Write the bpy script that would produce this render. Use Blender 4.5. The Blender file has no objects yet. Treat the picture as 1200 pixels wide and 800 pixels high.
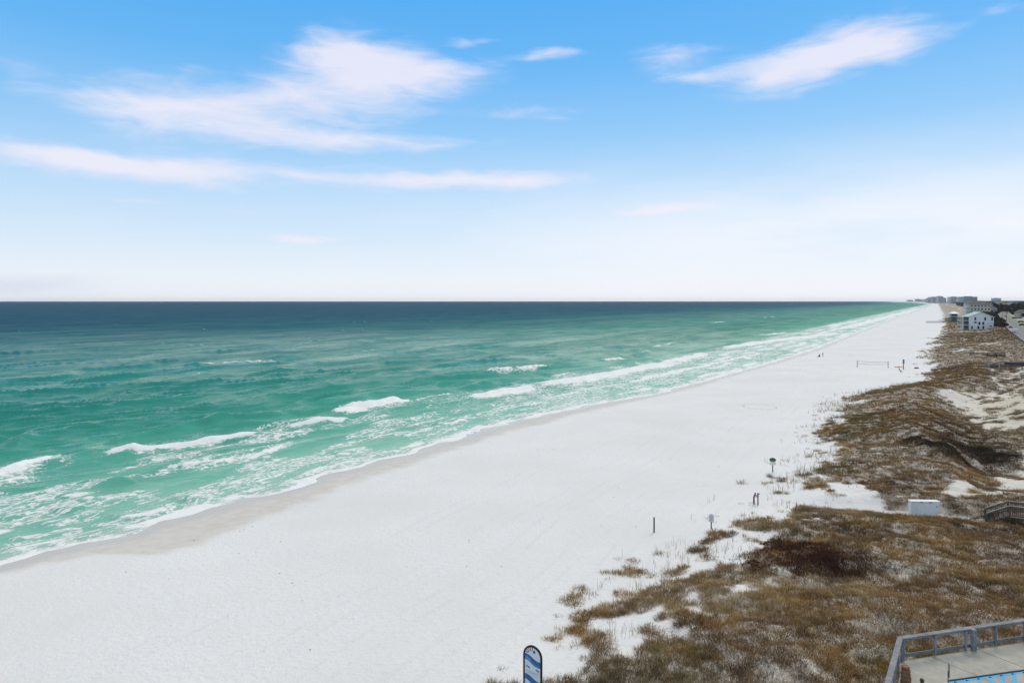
import bpy, bmesh, math, random
import numpy as np
from mathutils import Vector, Matrix
random.seed(7); rng = np.random.default_rng(11)
S = bpy.context.scene
COL = S.collection
R = math.radians

# ------------------------------------------------------------------ camera
F = 800.0; CZ = 23.5; HY = 352.0
cam = bpy.data.cameras.new('camera'); co = bpy.data.objects.new('camera', cam); COL.objects.link(co)
co.location = (0, 0, CZ); co.rotation_euler = (R(90), 0, 0)
cam.sensor_width = 36; cam.lens = 24; cam.shift_y = -48/1200
cam.clip_start = 0.5; cam.clip_end = 80000
S.camera = co

# ------------------------------------------------------------------ coast frame: s runs along the shore, v points landward
DX, DY = 0.526, 0.8505
NX, NY = 0.8505, -0.526
def sv(X, Y): return X*DX+Y*DY, X*NX+Y*NY
def xy(s, v): return s*DX+v*NX, s*DY+v*NY
def P(px, py, z=0.0):
    Y = F*(CZ-z)/(py-HY); return (px-600)/F*Y, Y
def Psv(px, py, z=0.0): return sv(*P(px, py, z))

# ------------------------------------------------------------------ noise
_perm = rng.permutation(512).astype(np.int64)
_ang = rng.random(512)*2*np.pi
_gx, _gy = np.cos(_ang), np.sin(_ang)
def pn(x, y, seed=0):
    x = np.asarray(x, float)+seed*17.31; y = np.asarray(y, float)+seed*9.77
    x, y = np.broadcast_arrays(x, y)
    xi = np.floor(x).astype(np.int64); yi = np.floor(y).astype(np.int64)
    fx = x-xi; fy = y-yi
    u = fx*fx*fx*(fx*(fx*6-15)+10); w = fy*fy*fy*(fy*(fy*6-15)+10)
    def g(a, b, dx, dy):
        h = _perm[(_perm[a & 511]+b) & 511]
        return _gx[h]*dx+_gy[h]*dy
    n00 = g(xi, yi, fx, fy); n10 = g(xi+1, yi, fx-1, fy)
    n01 = g(xi, yi+1, fx, fy-1); n11 = g(xi+1, yi+1, fx-1, fy-1)
    return 1.4*((n00*(1-u)+n10*u)*(1-w)+(n01*(1-u)+n11*u)*w)
def fbm(x, y, o=4, seed=0):
    a = 1.0; t = 0; n = 0
    for i in range(o):
        t = t+a*pn(x*2**i, y*2**i, seed+i*3); n += a; a *= .5
    return t/n*1.3
def ss(a, b, x):
    t = np.clip((x-a)/(b-a), 0, 1); return t*t*(3-2*t)

# ------------------------------------------------------------------ coast lines
shore_px = [(-300,735),(-150,697),(0,659),(100,636),(150,626),(200,611),(250,597),(300,583),(350,568),(400,553),(450,538),(500,526),(560,507),(620,490),(680,477),(720,470),
            (780,459),(860,437),(900,426),(950,411),(1000,391),(1040,375.5),(1068,366),(1085,360),(1094,357),(1091,355.6),(1068,354.3),(1040,353.7)]
SH = sorted(Psv(a, b) for a, b in shore_px)
SHs = np.array([p[0] for p in SH]); SHv = np.array([p[1] for p in SH])
wet_px = [(-300,742),(-100,690),(0,668),(60,656),(120,647),(170,651),(205,652),(255,634),(300,617),(340,600),(400,571),(450,552),(500,540),(560,519),(620,503),(650,498),(680,488),(720,478),(780,464),(850,443),(930,420),(960,411),(1040,377.5),(1085,361)]
WT = sorted(Psv(a, b, .9) for a, b in wet_px)
WTs = np.array([p[0] for p in WT]); WTv = np.array([p[1] for p in WT])
TOs = np.array([-80, 36, 46, 60, 67, 76, 106, 148, 172, 206, 260, 477, 788, 2600, 5200, 9000, 20000.])
TOv = np.array([-23, -20.4, -19.3, -18.6, -17.0, -15.2, -15.2, -18, -17.5, -6, -2.5, 2, 7, 14, 20, -120, -900.])
PATH_S = 77.5
RS = np.array([180, 300, 368, 468, 568, 737, 907, 1150, 1300.]); RV = np.array([27, 30.5, 33, 36.6, 41, 50, 60, 74, 76.])
def terrain(X, Y):
    X = np.asarray(X, float); Y = np.asarray(Y, float)
    s, v = sv(X, Y)
    vs = np.interp(s, SHs, SHv); vt = np.interp(s, TOs, TOv)+1.0*pn(s/11, s*0+.3, 4)*ss(2000, 500, s)
    e = v-vs; t = v-vt
    z = np.where(e < 0, np.maximum(-3, e*0.09), 1.6*(1-np.exp(-np.maximum(e, 0)/16)))
    z = z+0.05*pn(X/9, Y/9, 2)*ss(10, 25, e)
    rid = np.interp(t, [-6, 0, 4, 9, 14, 18, 23, 29, 37, 60, 200], [0, .15, .8, 1.8, 3.0, 2.3, .3, 1.1, 4.4, 5.6, 5.0])
    fg = np.interp(t, [-6, 0, 5, 14, 25, 40], [0, .25, 1.2, 1.9, 2.3, 3])
    t_0 = t; t = t+3.5*ss(160, 92, s)*ss(60, 86, s)*ss(11, 23, t)
    rid = np.interp(t, [-6, 0, 4, 9, 14, 18, 23, 29, 37, 60, 200], [0, .15, .8, 1.8, 3.0, 2.3, .3, 1.1, 4.4, 5.6, 5.0]); t = t_0
    w = ss(80, 100, s)
    d = fg*(1-w)+rid*w
    far = ss(230, 420, s)
    fr = np.interp(t, [-6, 0, 6, 14, 24, 40, 200], [0, .25, 1.6, 2.2, 1.9, 3.0, 3.4])
    d = d*(1-far)+fr*far
    d = d*(1+.28*pn(s/24, s*0+.7, 8)*ss(0, 5, t))
    hum = ss(0, 9, t)*ss(1500, 500, s)
    d = d+hum*(.55*pn(X/7, Y/7, 11)*(1-.5*ss(92, 110, s))+.28*pn(X/2.8, Y/2.8, 12)+.12*pn(X/1.1, Y/1.1, 13)*ss(200, 100, Y))
    g = np.exp(-((s-PATH_S)/2.2)**2)*ss(-4, 4, t)*ss(32, 22, t)
    d = d*(1-g)+g*np.interp(t, [0, 12, 20, 30], [.15, .75, 1.2, 1.7])
    pad = ss(16, 13, np.hypot(X-301, Y-441))
    d = d*(1-pad)+pad*2.3
    rd = v-np.interp(s, RS, RV); rr_ = ss(-15, -1.5, rd)*ss(46, 30, rd)*ss(150, 230, s)*ss(1500, 1250, s)
    zz = z+d; return zz*(1-rr_)+5.92*rr_
def zt(x, y): return float(terrain(np.array([x]), np.array([y]))[0])
def snap(px, py, it=12):
    z = 2.0
    for _ in range(it):
        x, y = P(px, py, z); z = .5*z+.5*zt(x, y)
    x, y = P(px, py, z); return x, y, zt(x, y)

# authored patches: (px, py, rx, ry, amount) turned into ground ellipses (x along view px, depth)
veg_blobs = [(1140,525,52,24,.7),(940,652,55,18,.6),(1080,660,90,30,.22),(1150,640,60,22,.3),(790,775,130,20,.3),(1000,620,70,12,.35),
             (1085,470,22,30,.4),(1090,415,30,8,.4),(1130,396,50,5,.4),(1020,480,40,9,.15),(1130,590,30,10,.45),(870,745,60,14,.3),(1160,615,30,9,.4),
             (1110,455,30,14,-.24),(1120,440,16,6,-.2),(1125,575,42,12,-.38),(990,575,42,16,-.12),(1030,590,40,8,-.25),(1165,403,18,2.6,-.6),
             (1180,500,22,60,-.16),(870,640,36,16,-.2),(865,690,40,12,-.25),(905,605,36,10,-.25),(1000,688,28,6,-.4),(960,745,70,9,-.3),
             (1120,436,30,4,-.2),(1060,440,18,5,-.6),(1020,470,18,3,-.35),(1125,411,10,2,-.6),(1145,413,8,2,-.6),(1105,403,9,1.5,-.4),
             (1000,545,26,6,-.25),(1070,520,14,10,.25),(1190,690,40,16,.3),(1100,705,60,20,.22),(1060,560,40,5,.35),(990,515,28,4,.25),(1010,500,30,3,.3)]
_vb = []
for (a, b, rx, ry, am) in veg_blobs:
    x0, y0, z0 = snap(a, b)
    _vb.append((a, b-HY, rx, ry, am, x0, y0, z0))
def vegval(X, Y, zz=None):
    s, v = sv(X, Y)
    vt = np.interp(s, TOs, TOv)+1.0*pn(s/11, s*0+.3, 4)*ss(2000, 500, s)
    t = v-vt
    val = .15+.46*ss(-4, 6, t)-.05*ss(9, 3, t)-.045*ss(85, 100, s)+.16*ss(6, 16, t)*ss(100, 80, s)+.06*ss(10, 22, t)+.16*ss(2, 6, t)*ss(26, 16, t)*ss(85, 105, s)+.06*ss(280, 330, s)*ss(0, 6, t)+.52*fbm(X/9, Y/9, 3, 21)+.46*fbm(X/2.3, Y/2.3, 3, 27)*ss(700, 200, Y)+.2*fbm(X/30, Y/30, 2, 29)*ss(150, 300, s)
    rd = v-np.interp(s, RS, RV); val = val+.35*ss(-16, -4, rd)*ss(250, 300, s)-2*(rd > -.6)*(rd < 22)*(s > 200)*(s < 1300)
    mid = ss(84, 94, s)*ss(330, 250, s); t_0 = t; t = t+3.5*ss(160, 92, s)*ss(60, 86, s)*ss(11, 23, t)
    val = val+mid*(.36*fbm(s/15, t/5, 3, 33)-.30*fbm(X/9, Y/9, 3, 21))
    val = val+mid*(.36*ss(5, 8, t)*ss(18, 15.5, t))
    sw = ss(17, 19, t)*ss(27, 25, t)
    val = val+sw*(-.22*ss(131, 137, s)*ss(245, 230, s)+.8*ss(102, 107, s)*ss(134, 127, s)-.30*ss(82, 86, s)*ss(106, 101, s))
    val = val-mid*(.20+.08*ss(135, 115, s))*ss(24, 27, t)+mid*ss(26, 28, t)*.35*fbm(s/3.5, t/12, 3, 35)
    t = t_0
    for (a, dyy, rx, ry, am, x0, y0, z0) in _vb:
        # ellipse on the ground: width rx, depth ry converted to metres at that distance
        mx = rx*y0/F; my = ry*y0/dyy
        ux = (X-x0*(1+(Y-y0)/y0)); uy = (Y-y0)
        q = (ux/mx)**2+(uy/my)**2
        val = val+am*np.exp(-q*.9)
    val = val-.8*(np.abs(s-PATH_S) < 1.0)*(t < 30)*(t > -6)-.45*np.exp(-((s-PATH_S)/1.5)**2)
    val = np.where(t < -4+2*pn(X/3, Y/3, 40), val-.8, val)
    return val, t, s, v
def vdens(val): return ss(.37, .46, val)

# ------------------------------------------------------------------ materials
def newmat(name):
    m = bpy.data.materials.new(name); m.use_nodes = True
    nt = m.node_tree; b = nt.nodes['Principled BSDF']; return m, nt, b
def L(nt, a, b): nt.links.new(a, b)
def mixc(nt, fac, a, b):
    n = nt.nodes.new('ShaderNodeMix'); n.data_type = 'RGBA'
    for sock, val in ((n.inputs['Factor'], fac), (n.inputs[6], a), (n.inputs[7], b)):
        if hasattr(val, 'is_linked') or isinstance(val, bpy.types.NodeSocket): L(nt, val, sock)
        elif isinstance(val, (tuple, list)): sock.default_value = (*val[:3], 1)
        else: sock.default_value = val
    return n.outputs[2]
def mth(nt, op, a, b=None, c=None, clamp=False):
    n = nt.nodes.new('ShaderNodeMath'); n.operation = op; n.use_clamp = clamp
    for i, val in enumerate((a, b, c)):
        if val is None: continue
        if isinstance(val, bpy.types.NodeSocket): L(nt, val, n.inputs[i])
        else: n.inputs[i].default_value = val
    return n.outputs[0]
def mrange(nt, x, a, b, c=0., d=1., smooth=True):
    n = nt.nodes.new('ShaderNodeMapRange'); n.interpolation_type = 'SMOOTHSTEP' if smooth else 'LINEAR'
    L(nt, x, n.inputs[0])
    for i, val in enumerate((a, b, c, d)): n.inputs[i+1].default_value = val
    return n.outputs[0]
def noise(nt, vec, scale, detail=4, rough=.55, dist=0.):
    n = nt.nodes.new('ShaderNodeTexNoise'); n.inputs['Scale'].default_value = scale; n.inputs['Detail'].default_value = detail
    n.inputs['Roughness'].default_value = rough; n.inputs['Distortion'].default_value = dist
    if vec is not None: L(nt, vec, n.inputs['Vector'])
    return n.outputs['Fac']
def mapping(nt, vec, rot=(0,0,0), sc=(1,1,1), loc=(0,0,0)):
    n = nt.nodes.new('ShaderNodeMapping'); n.inputs['Rotation'].default_value = rot; n.inputs['Scale'].default_value = sc; n.inputs['Location'].default_value = loc
    L(nt, vec, n.inputs['Vector']); return n.outputs[0]
def attr(nt, name):
    n = nt.nodes.new('ShaderNodeAttribute'); n.attribute_name = name; return n
def texco(nt): return nt.nodes.new('ShaderNodeTexCoord').outputs['Object']
def bump(nt, h, strength, dist, b):
    n = nt.nodes.new('ShaderNodeBump'); n.inputs['Strength'].default_value = strength; n.inputs['Distance'].default_value = dist
    L(nt, h, n.inputs['Height']); L(nt, n.outputs[0], b.inputs['Normal']); return n
def ramp(nt, fac, stops):
    n = nt.nodes.new('ShaderNodeValToRGB'); e = n.color_ramp.elements
    while len(e) < len(stops): e.new(.5)
    for k, (p, c) in enumerate(stops): e[k].position = p; e[k].color = (*c, 1)
    L(nt, fac, n.inputs[0]); return n.outputs[0]
def lin(r, g, b):
    f = lambda c: c/12.92 if c <= .04045 else ((c+.055)/1.055)**2.4
    return tuple(f(c/255) for c in (r, g, b))
MATS = {}
def pmat(name, col, rough=.7, var=.18, scale=6., metal=0., bumps=0., aniso=(1,1,1)):
    """a weathered paint / wood / metal: colour broken by noise"""
    if name in MATS: return MATS[name]
    m, nt, b = newmat(name)
    tc = mapping(nt, texco(nt), sc=aniso)
    n1 = noise(nt, tc, scale, 5, .65); n2 = noise(nt, tc, scale*.17, 3)
    f = mth(nt, 'MULTIPLY_ADD', n1, .65, mth(nt, 'MULTIPLY', n2, .35))
    lo = tuple(max(0, c*(1-var*1.6)) for c in col); hi = tuple(min(1, c*(1+var)) for c in col)
    L(nt, ramp(nt, f, [(.3, lo), (.7, hi)]), b.inputs['Base Color'])
    b.inputs['Roughness'].default_value = rough; b.inputs['Metallic'].default_value = metal
    if bumps: bump(nt, n1, bumps, .02, b)
    MATS[name] = m; return m

# ------------------------------------------------------------------ mesh builder
class MB:
    def __init__(self): self.v = []; self.f = []
    def add(self, vs, fs):
        o = len(self.v); self.v += [tuple(p) for p in vs]; self.f += [tuple(i+o for i in q) for q in fs]; return self
    def box(self, c, s, rz=0.):
        cx, cy, cz = c; a, b, h = s[0]/2, s[1]/2, s[2]/2; ca, sa = math.cos(rz), math.sin(rz)
        vs = []
        for z in (-h, h):
            for x, y in ((-a,-b),(a,-b),(a,b),(-a,b)): vs.append((cx+x*ca-y*sa, cy+x*sa+y*ca, cz+z))
        return self.add(vs, [(3,2,1,0),(4,5,6,7),(0,1,5,4),(1,2,6,5),(2,3,7,6),(3,0,4,7)])
    def bar(self, p, q, w, h):
        p, q = Vector(p), Vector(q); d = (q-p).normalized()
        up = Vector((0,0,1)) if abs(d.z) < .95 else Vector((0,1,0))
        x = d.cross(up).normalized()*w/2; y = x.cross(d).normalized()*h/2
        vs = [p-x-y, p+x-y, p+x+y, p-x+y, q-x-y, q+x-y, q+x+y, q-x+y]
        return self.add(vs, [(3,2,1,0),(4,5,6,7),(0,1,5,4),(1,2,6,5),(2,3,7,6),(3,0,4,7)])
    def cyl(self, p, q, r0, r1=None, n=10):
        r1 = r0 if r1 is None else r1; p, q = Vector(p), Vector(q); d = (q-p).normalized()
        up = Vector((0,0,1)) if abs(d.z) < .95 else Vector((0,1,0))
        x = d.cross(up).normalized(); y = x.cross(d)
        vs = [p+(x*math.cos(k*2*math.pi/n)+y*math.sin(k*2*math.pi/n))*r0 for k in range(n)]
        vs += [q+(x*math.cos(k*2*math.pi/n)+y*math.sin(k*2*math.pi/n))*r1 for k in range(n)]
        fs = [(k, (k+1)%n, n+(k+1)%n, n+k) for k in range(n)]+[tuple(range(n))[::-1], tuple(range(n, 2*n))]
        return self.add(vs, fs)
    def lathe(self, prof, n=14, c=(0,0,0)):
        vs = []; fs = []
        for r, z in prof:
            for k in range(n): vs.append((c[0]+r*math.cos(2*math.pi*k/n), c[1]+r*math.sin(2*math.pi*k/n), c[2]+z))
        for i in range(len(prof)-1):
            for k in range(n): fs.append((i*n+k, i*n+(k+1)%n, (i+1)*n+(k+1)%n, (i+1)*n+k))
        fs.append(tuple(range(n))[::-1]); m = (len(prof)-1)*n; fs.append(tuple(range(m, m+n)))
        return self.add(vs, fs)
    def plate(self, outline, y0, y1):
        """outline in the xz plane, thickness along y"""
        n = len(outline)
        vs = [(x, y0, z) for x, z in outline]+[(x, y1, z) for x, z in outline]
        fs = [tuple(range(n)), tuple(range(n, 2*n))[::-1]]+[(k, n+k, n+(k+1)%n, (k+1)%n) for k in range(n)]
        return self.add(vs, fs)
    def slab(self, outline, z0, z1):
        n = len(outline)
        vs = [(x, y, z0) for x, y in outline]+[(x, y, z1) for x, y in outline]
        fs = [tuple(range(n))[::-1], tuple(range(n, 2*n))]+[(k, (k+1)%n, n+(k+1)%n, n+k) for k in range(n)]
        return self.add(vs, fs)
    def build(self, name, mat, parent=None, smooth=False, bevel=0.):
        me = bpy.data.meshes.new(name); me.from_pydata(self.v, [], self.f); me.validate(); me.update()
        bm = bmesh.new(); bm.from_mesh(me); bmesh.ops.recalc_face_normals(bm, faces=bm.faces); bm.to_mesh(me); bm.free()
        if smooth:
            me.polygons.foreach_set('use_smooth', [True]*len(me.polygons))
        o = bpy.data.objects.new(name, me); COL.objects.link(o)
        if mat: me.materials.append(mat)
        if parent: o.parent = parent
        if bevel:
            md = o.modifiers.new('bevel', 'BEVEL'); md.width = bevel; md.segments = 2; md.limit_method = 'ANGLE'
        return o
def tag(o, label, cat, group=None, kind=None):
    o['label'] = label
    if cat: o['category'] = cat
    if group: o['group'] = group
    if kind: o['kind'] = kind
    return o
def thing(name, label, cat, loc=(0,0,0), rz=0., group=None):
    o = bpy.data.objects.new(name, None); COL.objects.link(o); o.location = loc; o.rotation_euler = (0,0,rz)
    o.empty_display_size = .3
    return tag(o, label, cat, group)
def copy_tree(o, parent=None):
    c = o.copy(); COL.objects.link(c); c.parent = parent
    for ch in list(o.children): copy_tree(ch, c)
    return c
def raw_mesh(name, co_, tris, quads=None, smooth=True):
    me = bpy.data.meshes.new(name)
    f = quads if quads is not None else tris; k = f.shape[1]
    me.vertices.add(len(co_)); me.vertices.foreach_set('co', co_.astype(np.float32).ravel())
    me.loops.add(f.size); me.loops.foreach_set('vertex_index', f.astype(np.int32).ravel())
    me.polygons.add(len(f)); me.polygons.foreach_set('loop_start', np.arange(0, f.size, k, dtype=np.int32))
    me.polygons.foreach_set('loop_total', np.full(len(f), k, dtype=np.int32))
    me.polygons.foreach_set('use_smooth', np.full(len(f), smooth, dtype=bool))
    me.update(calc_edges=True); return me
def fattr(me, name, arr):
    a = me.attributes.new(name, 'FLOAT', 'POINT'); a.data.foreach_set('value', arr.astype(np.float32).ravel())
def cattr(me, name, arr):
    a = me.attributes.new(name, 'FLOAT_COLOR', 'POINT'); a.data.foreach_set('color', arr.astype(np.float32).ravel())

# ------------------------------------------------------------------ sheets (graded grid: fine near, coarse far)
def grid(H, tmin, tmax, dyfar=1.05, dynear=1300):
    d = [dyfar]
    while d[-1] < dynear:
        q = d[-1]; d.append(q+(.18 if q < 6 else .4 if q < 30 else .7 if q < 470 else 8))
    Yr = H*F/np.array(d)
    tt = np.concatenate([np.arange(tmin, -.8, .02), np.arange(-.8, .8, .0021), np.arange(.8, tmax, .02)])
    Y, T = np.meshgrid(Yr, tt, indexing='ij'); return T*Y, Y, len(Yr), len(tt)
def sheet(name, X, Y, Z, keep, nr, nc, attrs):
    idx = np.arange(nr*nc).reshape(nr, nc)
    q = np.stack([idx[1:, :-1], idx[1:, 1:], idx[:-1, 1:], idx[:-1, :-1]], -1).reshape(-1, 4)
    kf = keep.ravel()[q].any(1); q = q[kf]
    used = np.unique(q); rem = np.full(nr*nc, -1, dtype=np.int64); rem[used] = np.arange(len(used))
    co_ = np.stack([X.ravel()[used], Y.ravel()[used], Z.ravel()[used]], -1)
    me = raw_mesh(name, co_, None, rem[q])
    for k, a in attrs.items(): fattr(me, k, a.ravel()[used])
    o = bpy.data.objects.new(name, me); COL.objects.link(o); return o

# --- beach and dunes
X, Y, nr, nc = grid(22., -1.25, 1.8)
s_, v_ = sv(X, Y)
keep = v_ > np.interp(s_, SHs, SHv)-30
Z = terrain(X, Y)
val, t_, _, _ = vegval(X, Y)
lit = vdens(val+.01)*(.62+.38*ss(75, 200, Y))
inland = ss(40, 70, t_)*ss(250, 600, s_)
lit = np.maximum(lit*ss(-3, 3, t_), inland*.9)
_sh = np.interp(s_, SHs, SHv); wv = _sh+(.86-.22*ss(60, 110, s_))*(np.interp(s_, WTs, WTv)-_sh)+.5*pn(s_/3, s_*0, 5)+.9*pn(s_/11, s_*0, 7)
wet = ss(1.8, -1.6, v_-wv+.8*pn(s_/2.2, v_/2.2, 6))
backslope = ss(21, 31, t_)*ss(82, 92, s_)*ss(330, 240, s_)
beach = sheet('beach', X, Y, Z, keep, nr, nc, {'litter': lit, 'wet': wet, 'swash': ss(2.4, .2, v_-np.interp(s_, SHs, SHv)-1.2-1.3*pn(s_/7.5, s_*0+.2, 80)-.7*pn(s_/2.6, s_*0, 81)), 'inland': inland, 'toe': t_, 'back': backslope})
tag(beach, 'white sand beach rising into brown grassy dunes along the shore', 'beach', kind='structure')
m, nt, b = newmat('white_sand'); tc = texco(nt)
rot = mapping(nt, tc, rot=(0, 0, math.atan2(NY, NX)*-1))     # x: landward, y: along the shore
litt, wett = attr(nt, 'litter').outputs['Fac'], attr(nt, 'wet').outputs['Fac']
inl, toe_, bck = attr(nt, 'inland').outputs['Fac'], attr(nt, 'toe').outputs['Fac'], attr(nt, 'back').outputs['Fac']
nbig = noise(nt, tc, .06, 4, .6); nmid = noise(nt, tc, .9, 5, .65); nfine = noise(nt, tc, 6., 4, .7)
dry = mixc(nt, mrange(nt, nbig, .3, .7), (.755, .74, .715), (.81, .80, .78))
dry = mixc(nt, mrange(nt, nmid, .62, .8, 0, .35), dry, (.62, .61, .585))
dry = mixc(nt, mth(nt, 'MULTIPLY', mrange(nt, noise(nt, tc, 3.2, 3, .6), .60, .70, 0, .45), mrange(nt, nbig, .35, .6, .3, 1.)), dry, (.60, .59, .565))
dry = mixc(nt, mrange(nt, toe_, 2, 20, 0, .6), dry, (.64, .585, .485))
dry = mixc(nt, mth(nt, 'MULTIPLY', bck, .6), dry, (.60, .52, .37))
# tyre ruts that run along the beach
wob = noise(nt, mapping(nt, rot, sc=(.0, .012, 0)), 1., 2)
sx = nt.nodes.new('ShaderNodeSeparateXYZ'); L(nt, rot, sx.inputs[0])
vv = mth(nt, 'MULTIPLY_ADD', wob, 18., sx.outputs[0])
ruts = None
for k, (c, wd) in enumerate([(-24.5,.34),(-22.7,.34),(-28.3,.30),(-26.6,.30),(-31.5,.28),(-33.2,.28),(-36.4,.28),(-38.1,.28),(-20.2,.30),(-18.5,.30),(-43.3,.26),(-45,.26)]):
    dd = mth(nt, 'ABSOLUTE', mth(nt, 'SUBTRACT', mth(nt, 'MULTIPLY_ADD', noise(nt, mapping(nt, rot, sc=(0, .02, 0), loc=(k//2*7.3, 0, 0)), 1., 1), 4., vv), c+11))
    g = mrange(nt, dd, 0, wd, 1, 0)
    ruts = g if ruts is None else mth(nt, 'MAXIMUM', ruts, g)
ruts = mth(nt, 'MULTIPLY', ruts, mrange(nt, noise(nt, tc, .25, 3), .38, .6, .25, 1.))
ruts = mth(nt, 'MULTIPLY', ruts, mrange(nt, litt, .0, .3, 1, 0))
ruts = mth(nt, 'MULTIPLY', ruts, mrange(nt, wett, .0, .3, 1, 0))
wetc = mixc(nt, mrange(nt, nmid, .35, .7), (.63, .56, .475), (.70, .645, .575))
dry = mixc(nt, mth(nt, 'MULTIPLY', ruts, .07), dry, (.60, .585, .56)); swa = attr(nt, 'swash').outputs['Fac']; wetc = mixc(nt, mth(nt, 'MULTIPLY', swa, .8), wetc, (.50, .445, .375)); colr = mixc(nt, wett, dry, wetc)
lf = mth(nt, 'MULTIPLY', litt, mrange(nt, mth(nt, 'MULTIPLY_ADD', nfine, .6, mth(nt, 'MULTIPLY', nmid, .4)), .36, .6, .25, .95))
litc = mixc(nt, nmid, (.145, .088, .04), (.26, .18, .095))
litc = mixc(nt, inl, litc, mixc(nt, noise(nt, tc, .05, 5, .7), (.055, .06, .03), (.22, .19, .12)))
colr = mixc(nt, lf, colr, litc)
L(nt, colr, b.inputs['Base Color'])
L(nt, mth(nt, 'MULTIPLY_ADD', swa, -.28, mrange(nt, wett, 0, 1, .95, .46)), b.inputs['Roughness']); b.inputs['Specular IOR Level'].default_value = .25
foot = mth(nt, 'MULTIPLY', noise(nt, tc, 2.2, 3, .6), mrange(nt, nbig, .35, .6, .5, 1.))
hh = mth(nt, 'MULTIPLY_ADD', ruts, -.45, foot)
hh = mth(nt, 'MULTIPLY', mth(nt, 'MULTIPLY_ADD', nfine, .45, hh), mrange(nt, wett, 0, 1, 1, .08))
bump(nt, hh, .8, .14, b)
beach.data.materials.append(m)

# --- sea
X, Y, nr, nc = grid(23.5, -1.6, .95, 1.1, 700)
s_, v_ = sv(X, Y)
vs = np.interp(s_, SHs, SHv); d = vs-v_
foam = np.zeros_like(X); lace = np.zeros_like(X); hgt = np.zeros_like(X)
strokes = [ # px polyline, half width, shoreward trail, solid, lace, crest height
 ([(-90,588),(0,553),(40,539),(70,532),(96,534)], .9, 7, .95, .75, .55),
 ([(92,532),(140,527),(200,520),(250,514),(320,504)], .85, 3., 1.3, .8, .9),
 ([(326,500),(352,497),(380,494),(414,489)], .9, 2.4, 1.3, .6, .8),
 ([(385,482),(420,474),(470,465),(520,467),(548,472)], 2.6, 9, 1.2, .9, .7),
 ([(540,467),(570,462),(600,456),(630,451)], 2.0, 7, 1.15, .9, .6),
 ([(596,457),(640,449),(680,443),(720,436),(780,424),(835,411)], 3.2, 10, 1.2, 1., .6),
 ([(506,498),(520,496),(534,496),(549,491)], .7, 3, 1.0, .6, .45),
 ([(122,607),(150,606),(175,603),(200,594)], .6, 2.4, 1.0, .8, .4),
 ([(222,426),(262,425),(300,423),(334,421)], 1.3, 5, .72, .6, .7),
 ([(556,436),(580,434),(606,432),(640,427)], 1.5, 6, .8, .6, .6),
 ([(600,429),(622,429),(640,427)], 1.5, 3, .8, .4, .5),
 ([(700,421),(715,420),(730,418)], 2, 4, .8, .4, .5),
 ([(825,411),(880,402),(930,396),(985,389)], 3.6, 11, 1.15, 1., .5),
 ([(700,455),(760,443),(830,427),(905,410)], 1.1, 6, .95, 1., .3),
 ([(900,400),(950,392),(1000,381),(1050,368),(1078,361)], 5, 14, 1.2, 1., .4),
 ([(880,393),(905,391),(925,389)], 3, 6, .8, .5, .3), ([(960,384),(985,379),(1010,374)], 3, 8, .9, .6, .3),
 ([(760,405),(790,402)], 2, 4, .65, .4, .3), ([(830,378),(850,376.5)], 3, 6, .8, .3, .4), ([(890,372),(912,371)], 3, 6, .8, .3, .4),
 ([(330,560),(370,553),(420,542)], .5, 4, .5, .9, .15), ([(0,600),(60,589),(130,580),(200,572)], .8, 5, .45, .9, .15),
 ([(180,548),(230,543),(290,533),(345,520)], .9, 3.5, .75, .9, .3), ([(0,632),(50,625),(100,614)], .5, 3, .6, .9, .15),
 ([(300,580),(350,571),(395,560)], .4, 2, .6, .6, .1), ([(430,512),(465,507),(500,505)], .5, 3, .5, .8, .1),
 ([(560,500),(610,487),(660,473),(720,461)], .6, 4, .6, .9, .1), ([(620,470),(680,458),(740,447)], .8, 5, .7, 1., .15),
 ([(555,487),(590,477),(630,468)], .6, 4, .6, .9, .15)]
for k in range(34):     # scattered whitecaps farther out
    px_ = rng.uniform(20, 980); py_ = rng.uniform(366, 408) if k > 8 else rng.uniform(405, 440)
    sC, vC = Psv(px_, py_); vsh = np.interp(sC, SHs, SHv)
    if vsh-vC < 45: continue
    ln = rng.uniform(2, 7)*Psv(px_, py_)[0]/260
    p0 = (sC-ln, vC); p1 = (sC+ln, vC+rng.uniform(-2, 2))
    strokes.append(([('sv',)+p0, ('sv',)+p1], rng.uniform(.4, 1.0), rng.uniform(1, 3), rng.uniform(.3, .68), .2, .35))
for k in range(70):
    sC = rng.uniform(10, 420); vsh = np.interp(sC, SHs, SHv); dC = rng.choice([rng.uniform(3, 12), rng.uniform(12, 46)]); ln = rng.uniform(1.5, 6)*(1+sC/200)
    strokes.append(([('sv', sC-ln, vsh-dC), ('sv', sC+ln, np.interp(sC+ln, SHs, SHv)-dC+rng.uniform(-1, 1))], rng.uniform(.3, .7), rng.uniform(1.5, 5), rng.uniform(.4, .85), rng.uniform(.6, 1), rng.uniform(.05, .3)))
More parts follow.
